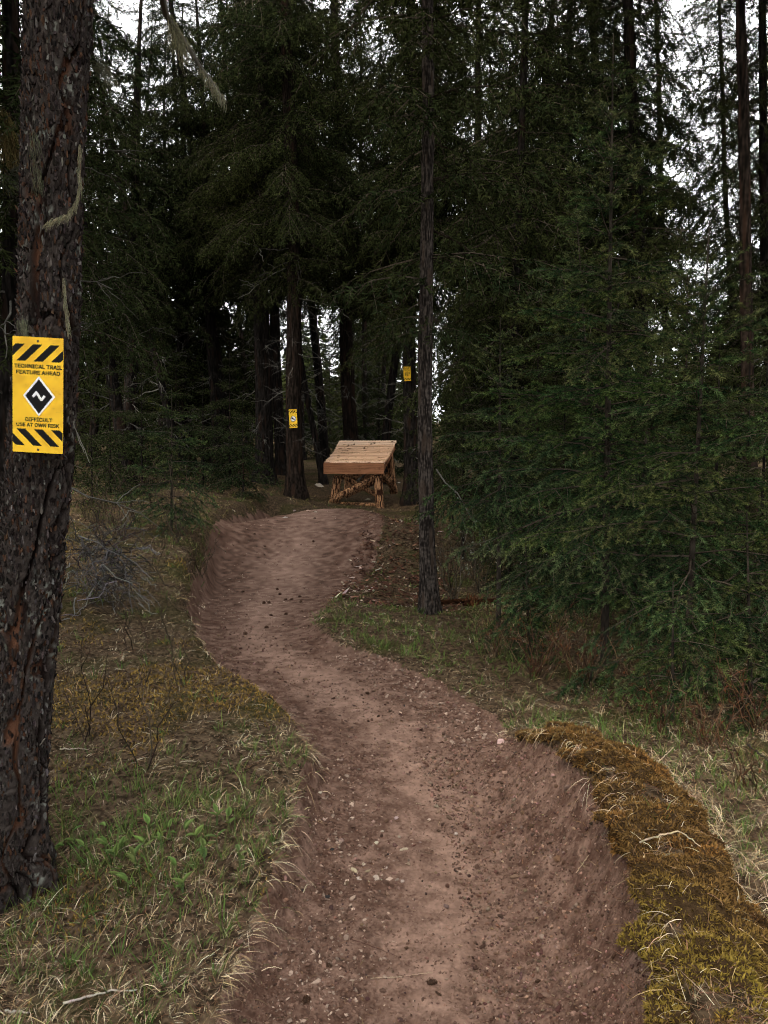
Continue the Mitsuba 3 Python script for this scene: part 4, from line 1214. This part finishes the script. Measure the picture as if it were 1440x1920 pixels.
for i, (u, v, w, lab) in enumerate(((940, 1392, 20, 'pale flat stone where the moss berm begins'), (600, 912, 22, 'pale rock at the left foot of the wooden ramp'), (578, 958, 9, None), (592, 960, 8, None), (535, 971, 12, None), (552, 958, 8, None), (695, 1109, 14, 'pale rock beside the right slope of the dirt ramp'),
                                    (600, 1487, 14, 'dark edged stone at the tip of the left grass bank'), (103, 1806, 16, 'white stone in the grass at the bottom left corner'), (1302, 1678, 13, 'white pebble on the moss of the berm'), (690, 937, 12, None), (748, 906, 10, None))):
    p = ground_at(u, v)
    solo('stone', stone_mesh(p, w / FPX * p[1], i + 60), 'vcol', lab or 'small pale stone on the dirt around the wooden ramp', 'stone', None if lab else 'pale stones around the wooden ramp', color=tint((.38, .32, .27), 1, len(ICO2.vertices), .1))


def stick(pts, r, label, mat='vcol', col=(.30, .24, .18), lift=.006, name='fallen_stick', group=None):
    P = np.array([ground_at(u, v) + [0, 0, lift] for u, v in pts])
    t = np.linspace(0, len(P) - 1, 18)
    r, col = r * .62, np.array(col) * .75
    q = np.stack([np.interp(t, np.arange(len(P)), P[:, i]) for i in range(3)], -1) + RNG.normal(0, r * .5, (18, 3))
    v, f = tubes(q[None], np.linspace(r, r * .55, 18)[None] * RNG.uniform(.8, 1.15, (1, 18)), 7)
    solo(name, (v, f), 'vcol', label, 'stick', group, color=tint(col, 18, 7, .12), smooth=True)


stick([(118, 1888), (165, 1872), (205, 1863), (256, 1860)], .006, 'pale bleached stick lying in the bottom left grass', col=(.50, .46, .40))
stick([(10, 1900), (52, 1903)], .007, 'short pale stick at the bottom left corner', col=(.48, .42, .34))
stick([(112, 1407), (168, 1406)], .006, 'short pale stick in dry grass right of the big trunk', col=(.46, .38, .30))
stick([(657, 1764), (700, 1778), (746, 1797)], .0022, 'thin dark stick lying across the lower trail', col=(.11, .06, .045))
stick([(695, 1838), (760, 1834), (812, 1826)], .0016, 'long pale straw on the trail beside the open pine cone', col=(.50, .38, .27))
stick([(1198, 1627), (1235, 1616), (1270, 1607), (1312, 1636)], .0045, 'curved pale stick lying over the moss of the berm', col=(.52, .42, .28), lift=.075)
stick([(1228, 1460), (1262, 1425)], .004, 'pale stalk leaning behind the top of the berm', col=(.52, .42, .28), lift=.06)
stick([(1080, 1640), (1105, 1605)], .0025, 'thin straw on the berm wall', col=(.42, .33, .22))
stick([(1185, 1645), (1130, 1680)], .0018, 'thin straw hanging down the berm wall under the moss', col=(.42, .33, .22))
stick([(940, 1330), (985, 1340), (1010, 1352)], .004, 'dark twig in the grass before the berm', col=(.10, .06, .045))
stick([(1400, 1428), (1440, 1462)], .007, 'dark fallen branch in the dry grass at the right edge', col=(.05, .04, .035), lift=.08)
stick([(470, 1450), (560, 1480), (600, 1497)], .004, 'dark root along the edge of the left bank', col=(.07, .05, .04))
for u, v, w, lab in ((634, 1801, 28, 'flat brown bark chip beside the greyish cone'), (611, 1852, 26, 'dark bark chip near the bottom of the trail'), (802, 1600, 17, 'dark bark chip at the foot of the berm wall'), (1416, 1826, 30, 'pale wood chip on the moss at the right edge'), (365, 1262, 40, 'dark clod at the left edge of the trail bend')):
    p = ground_at(u, v)
    m, f = stone_mesh(np.zeros(3), 1, int(u))
    sc = w / FPX * p[1]
    solo('bark_chip', (m * np.array([.9, .5, .35]) * sc + p, f), 'vcol', lab, 'bark chip', color=tint((.45, .37, .30) if 'pale' in lab else (.075, .05, .037), 1, len(m), .1))


# ------------------------------------------------------------------ broad leaved plants on the left bank
def leaf(p, d, L, W, up):
    k = 5
    s = np.linspace(0, 1, k + 1)
    d = norm(d)
    side = norm(np.cross(d, [0, 0, 1.0]))
    nrm = np.cross(side, d)
    w = W * np.sin(np.pi * np.clip(s * .93 + .07, 0, 1)) ** .8 * (1 - s * .35)
    mid = p + d * (L * s)[:, None] + nrm * (-(s ** 2) * L * .25)[:, None]
    l = mid - side * w[:, None] * .5 + nrm * (w * .18)[:, None]
    r = mid + side * w[:, None] * .5 + nrm * (w * .18)[:, None]
    V = np.vstack([mid, l, r])
    F = []
    for i in range(k):
        for o in (k + 1, 2 * (k + 1)):
            F += [[i, i + 1, o + i + 1], [i, o + i + 1, o + i]]
    return V, np.array(F)


LEAFY = [(285, 655, 2), (155, 770, 3), (505, 700, 3), (600, 905, 3), (790, 590, 3), (870, 680, 3), (930, 610, 2), (1165, 775, 4), (1250, 700, 3), (1110, 690, 3), (1250, 520, 3), (560, 800, 4), (760, 740, 4), (1020, 985, 4), (975, 890, 2), (1400, 800, 4), (650, 965, 3),
         (460, 610, 2), (600, 730, 3), (1040, 640, 3), (700, 820, 3), (350, 720, 2), (1330, 560, 3)]
for x, yy, k in LEAFY:
    p = ground_at(60 + x / 3.6, 1402 + yy / 3.6 + 4)
    mb = MB()
    t = thing('leafy_plant', 'small plant with smooth oval green leaves on the left bank', 'plant', 'oval leaved plants on the left bank')
    for i in range(k):
        a = RNG.uniform(0, 6.28)
        d = np.array([math.cos(a) * .8, math.sin(a) * .8, RNG.uniform(.35, 1.3)])
        st = p + np.array([0, 0, RNG.uniform(.025, .065)])
        mb.add(*tubes(np.array([[p, (p + st) / 2 + .004 * norm(d), st]]), np.full((1, 3), .0013), 4))
        L = RNG.uniform(.03, .05)
        v, f = leaf(st, d, L, L * RNG.uniform(.5, .65), 0)
        part(t, 'leaf', (v, f), 'vcol', smooth=True, color=tint([(.095, .145, .042), (.12, .17, .052), (.10, .145, .045)], 1, len(v), .12))
    v, f = mb.out()
    part(t, 'stem', (v, f), 'vcol', color=tint((.10, .13, .05), 1, len(v)))


# ------------------------------------------------------------------ shrubs, brush pile, log
def shrub(name, label, base, h, n, spread, col, r, group=None, buds=0, budcol=(.25, .26, .21), side=3, cat='shrub', lean=(0, 0)):
    t = thing(name, label, cat, group)
    P, R = [], []
    for i in range(n):
        a = RNG.uniform(0, 6.28)
        d = norm(np.array([math.cos(a) * spread + lean[0], math.sin(a) * spread + lean[1], 1]))
        b = base + np.array([RNG.normal(0, .05 * spread), RNG.normal(0, .05 * spread), -.02])
        L = h * RNG.uniform(.55, 1.1)
        q = polyline(b, d, L, RNG.uniform(-.05, .2), 7, .06)
        P.append(q)
        R.append(np.linspace(r, r * .35, 7))
        for j in range(side):
            dd = norm(d + RNG.normal(0, .55, 3))
            P.append(polyline(q[RNG.integers(2, 6)], dd, L * RNG.uniform(.15, .4), .05, 7, .06))
            R.append(np.linspace(r * .6, r * .25, 7))
    v, f = tubes(np.array(P), np.array(R), 3)
    part(t, 'stem', (v, f), 'vcol', color=tint(col, len(P), 21, .25))
    if buds:
        P = np.array(P)
        k = RNG.integers(0, len(P), buds)
        tt = RNG.integers(2, 7, buds)
        q = P[k, tt]
        D = norm(RNG.normal(0, .6, (buds, 3)) + [0, 0, .6])
        v, f, per = blades(q, D, RNG.uniform(.012, .03, buds), RNG.uniform(.006, .012, buds), np.full(buds, .1), 2)
        part(t, 'bud', (v, f), 'vcol', color=tint(budcol, buds, per, .25), kind='stuff')
    return t


for u, v, h, lab in ((268, 1440, .62, 'bare dark shrub with crooked stem in the middle of the left bank'), (158, 1392, .55, 'bare dark shrub close to the big trunk'), (342, 1290, .50, 'thin upright bare shrub on the left bank near the trail bend'),
                     (250, 1220, .55, 'bare twiggy shrub below the dead branch pile'), (292, 1060, .8, 'bare shrub right of the dead branch pile'), (205, 600, .45, 'low bare shrub between the big trunk and the trail bend'), (430, 600, .25, 'small bare twig shrub at the trail edge')):
    shrub('bare_shrub', lab, ground_at(u, v), h, 3, .30, [(.022, .016, .013), (.04, .03, .022)], .0035, side=4)
for i, (u, v, h, n, lab) in enumerate(((1000, 1270, .55, 26, 'red brown dry thicket at the foot of the small low fir'), (1090, 1285, .5, 22, 'red brown dry thicket in front of the tall young fir'), (1210, 1315, .4, 20, 'rusty dry twigs below the middle of the young firs'), (1420, 1370, .5, 24, 'rusty orange dry shrub at the right edge'),
                                       (1330, 1400, .4, 16, 'grey brown dry stalks in the grass at the right'), (1240, 1375, .32, 12, 'sparse dark twigs in the dry grass beyond the berm'), (930, 1235, .45, 16, 'dry stalks right of the slim trunk'), (1400, 1480, .35, 10, 'thin dry stalks near the right edge behind the berm'))):
    shrub('dry_shrub', lab, ground_at(u, v), h, n, .55, [(.05, .026, .016), (.085, .042, .024), (.034, .022, .016), (.12, .08, .05)], .0032, side=3, buds=70 if 'rusty' in lab or 'red' in lab else 12, budcol=(.11, .045, .02))
for u, v, Y, h, lab in ((850, 1090, 7.6, 1.25, 'budding shrub with pale catkins just right of the slim trunk'), (900, 1060, 8.2, 1.1, 'budding shrub with pale catkins behind the broken log'), (985, 1060, 7.8, 1.15, 'budding shrub with pale catkins left among the young firs'), (1060, 1060, 7.4, 1.0, 'budding shrub with pale catkins between the two left young firs')):
    shrub('budding_shrub', lab, gz((u - 720) / FPX * Y, Y), h, 9, .35, [(.05, .042, .03), (.08, .07, .05)], .004, side=5, buds=150)
for i in range(26):
    Y = RNG.uniform(7, 13)
    u = RNG.choice([RNG.uniform(150, 370), RNG.uniform(830, 1400)])
    shrub('forest_shrub', 'low dark leafless shrub in the shade under the trees', gz((u - 720) / FPX * Y, Y), RNG.uniform(.4, .9), 7, .4, [(.03, .024, .018), (.06, .046, .032)], .005, group='leafless shrubs in the shade', side=4, buds=50, budcol=(.07, .10, .03))

c0 = ground_at(205, 1135)
P, R = [], []
for i in range(230):
    a = RNG.uniform(-1.3, 1.3) - math.pi / 2 + RNG.normal(0, .6)
    st = c0 + np.array([RNG.normal(-.02, .12), RNG.normal(.05, .14), .12 + abs(RNG.normal(.20, .14))])
    d = norm(np.array([RNG.normal(.2, .8), RNG.normal(-.2, .7), RNG.normal(-.1, .6)]))
    P.append(polyline(st, d, RNG.uniform(.12, .5), RNG.uniform(-.2, .5), 9, .13))
    R.append(np.linspace(1, .4, 9) * RNG.uniform(.002, .0055))
for a, b, r in (((148, 1008), (290, 1090), .0045), ((150, 1010), (185, 1080), .011), ((225, 1040), (250, 1150), .007), ((190, 1105), (240, 1145), .007), ((255, 1032), (300, 1045), .006)):
    p1, p2 = spot(*a, c0[1]), spot(*b, c0[1] - .15)
    t = np.linspace(0, 1, 9)[:, None]
    P.append(p1 + (p2 - p1) * t + np.array([0, 0, .05]) * np.sin(np.pi * t) + RNG.normal(0, .01, (9, 3)))
    R.append(np.linspace(r, r * .5, 9))
P = np.array(P)
P[..., 2] = np.maximum(P[..., 2], H(P[..., 0], P[..., 1], False) + .005)
v, f = tubes(P, np.array(R), 5)
solo('brush_pile', (v, f), 'vcol', 'heap of dead grey branches on the left bank right of the big trunk', 'brush pile', color=tint([(.09, .085, .08), (.05, .045, .042), (.17, .165, .155), (.03, .026, .024)], len(P), 45, .2), smooth=True)

lg = thing('rotten_log', 'broken rotten orange log behind the slim trunk', 'log')
Y = 7.4
for a, b, r0, r1, sd in (((822, 1124), (876, 1113), .035, .03, 33), ((884, 1112), (936, 1103), .04, .028, 34)):
    p, q_ = spot(*a, Y), spot(*b, Y + .15)
    p[2], q_[2] = float(H(p[0], p[1])) + r0 * .4, float(H(q_[0], q_[1])) + r1 * .4
    v, f = log(p, q_, r0, r1, sd, rag=.12)
    cn = meshkit.fbm(v * np.array([14, 60, 60]), 2, sd)[:, None]
    part(lg, 'piece', (v, f), 'vcol', color=np.array([.012, .007, .005]) * (1 - cn) ** 2 + np.array([.085, .036, .018]) * cn ** 1.5)
c_ = spot(886, 1104, Y)
c_[2] = float(H(c_[0], c_[1]))
n = 46
B = c_ + RNG.normal(0, 1, (n, 3)) * [.05, .04, .0] + [0, 0, -.01]
D = norm(np.stack([RNG.normal(0, .45, n), RNG.normal(0, .45, n), np.abs(RNG.normal(1, .3, n))], -1))
v, f, per = blades(B, D, RNG.uniform(.05, .17, n), RNG.uniform(.012, .035, n), np.full(n, .0), 2)
part(lg, 'splinter', (v, f), 'vcol', color=tint([(.16, .065, .028), (.07, .03, .016), (.22, .11, .055)], n, per, .25), kind='stuff')


# ------------------------------------------------------------------ lichen and dead twigs of the sign tree
def lichen(name, label, path, n, fuzz, length, col=(.19, .18, .115), r=.0005, group=None, along=1.0):
    """A hanging lichen: n hair strands that start along the path (points) and hang from it."""
    path = np.asarray(path, float)
    t = RNG.uniform(0, len(path) - 1, n)
    st = np.stack([np.interp(t, np.arange(len(path)), path[:, i]) for i in range(3)], -1) + RNG.normal(0, fuzz, (n, 3))
    i = np.minimum(t.astype(int), len(path) - 2)
    tg = norm(path[i + 1] - path[i])
    k = 6
    s = np.linspace(0, 1, k)
    L = length * RNG.uniform(.4, 1.2, n)
    D = norm(tg * along * RNG.uniform(.3, 1, (n, 1)) + np.array([0, 0, -1.0]) * RNG.uniform(.05, .6, (n, 1)) + RNG.normal(0, .10, (n, 3)))
    P = st[:, None] + D[:, None] * (L[:, None] * s)[..., None] + RNG.normal(0, 1, (n, k, 3)) * (L[:, None, None] * .06) * s[:, None]
    P[..., 2] -= L[:, None] * .3 * s ** 2
    v, f = tubes(P, np.linspace(r, r * .5, k) * RNG.uniform(.7, 1.6, (n, 1)), 3)
    return solo(name, (v, f), 'vcol', label, 'lichen', group, color=tint([col, np.array(col) * 1.3, np.array(col) * .7], n, k * 3, .15))


fr = lambda u, v, dy=.0: spot(u, v, SY - .135 + dy)
lichen('hanging_lichen', 'long pale lichen strand curving down the right side of the big trunk', [fr(150, 272, .03), fr(148, 320, .02), fr(150, 345, .02), fr(143, 380, .01), fr(128, 402), fr(105, 412), fr(90, 418)], 420, .0022, .022)
lichen('hanging_lichen', 'thin pale lichen strand low above the sign on the big trunk', [fr(119, 520), fr(121, 560), fr(124, 590), fr(127, 612)], 150, .0025, .025)
lichen('hanging_lichen', 'small lichen tuft just above the left corner of the large sign', [fr(40, 598, .02), fr(44, 612, .02)], 110, .006, .03, (.13, .135, .09))
lichen('hanging_lichen', 'faint lichen beard on the upper left of the big trunk', [fr(62, 240, .02), fr(66, 300, .01), fr(72, 350, .01)], 130, .008, .03, (.08, .08, .05))
lichen('hanging_lichen', 'lichen tuft on a twig at the upper right of the big trunk', [spot(168, 128, 2.6), spot(178, 122, 2.6), spot(196, 130, 2.6)], 130, .008, .06, (.11, .11, .07))
lichen('hanging_lichen', 'brownish lichen beard hanging at the left edge of the picture', [spot(0, 212, 5.9), spot(8, 220, 5.9), spot(11, 240, 5.9)], 240, .02, .34, (.11, .085, .035), r=.002)
lichen('hanging_lichen', 'grey lichen beard on twigs at the left edge below the brownish one', [spot(0, 340, 5.8), spot(20, 335, 5.8), spot(34, 318, 5.8)], 160, .02, .16, (.08, .085, .06), r=.002)
lb = np.array([spot(262, -190, 2.6), spot(290, -60, 2.9), spot(312, 30, 3.15), (spot(345, 75, 3.2)), spot(372, 120, 3.25), spot(398, 155, 3.3), spot(418, 185, 3.3)])
lb[0] = [float(pxf(lb[0][2])) + .05, SY, lb[0][2]]
v, f = tubes(lb[None], np.linspace(.016, .004, 7)[None], 6)
part(sign_tree, 'dead_branch', (v, f), 'dead_twig', smooth=True, label='dead drooping branch draped with lichen')
lichen('hanging_lichen', 'thick lichen beard on the drooping dead branch at the top left', [lb[2] + [0, 0, .01], lb[3]], 220, .006, .085, (.19, .18, .11), r=.0007, along=.25)
lichen('hanging_lichen', 'lower lichen beard at the tip of the drooping dead branch', [lb[4], lb[5], lb[6]], 200, .005, .04, (.22, .21, .14), r=.0007, along=.3)
for a, b in (((137, 790), (168, 868)), ((139, 800), (158, 850))):
    q = polyline(fr(*a, .06), norm(fr(*b, .02) - fr(*a, .06)), np.linalg.norm(fr(*b, .02) - fr(*a, .06)), .0, 7, .03)
    part(sign_tree, 'dead_twig', tubes(q[None], np.linspace(.0018, .0008, 7)[None], 4), 'dead_twig')
# a dead twig hanging from the slim trunk
q = np.array([spot(818, 880, 6.6), spot(835, 905, 6.55), spot(858, 925, 6.5), spot(880, 965, 6.5), spot(900, 1000, 6.5), spot(925, 1040, 6.5)])
part(slim, 'hanging_twig', tubes(np.array([q]), np.linspace(.008, .003, 6)[None], 5), 'dead_twig', smooth=True)
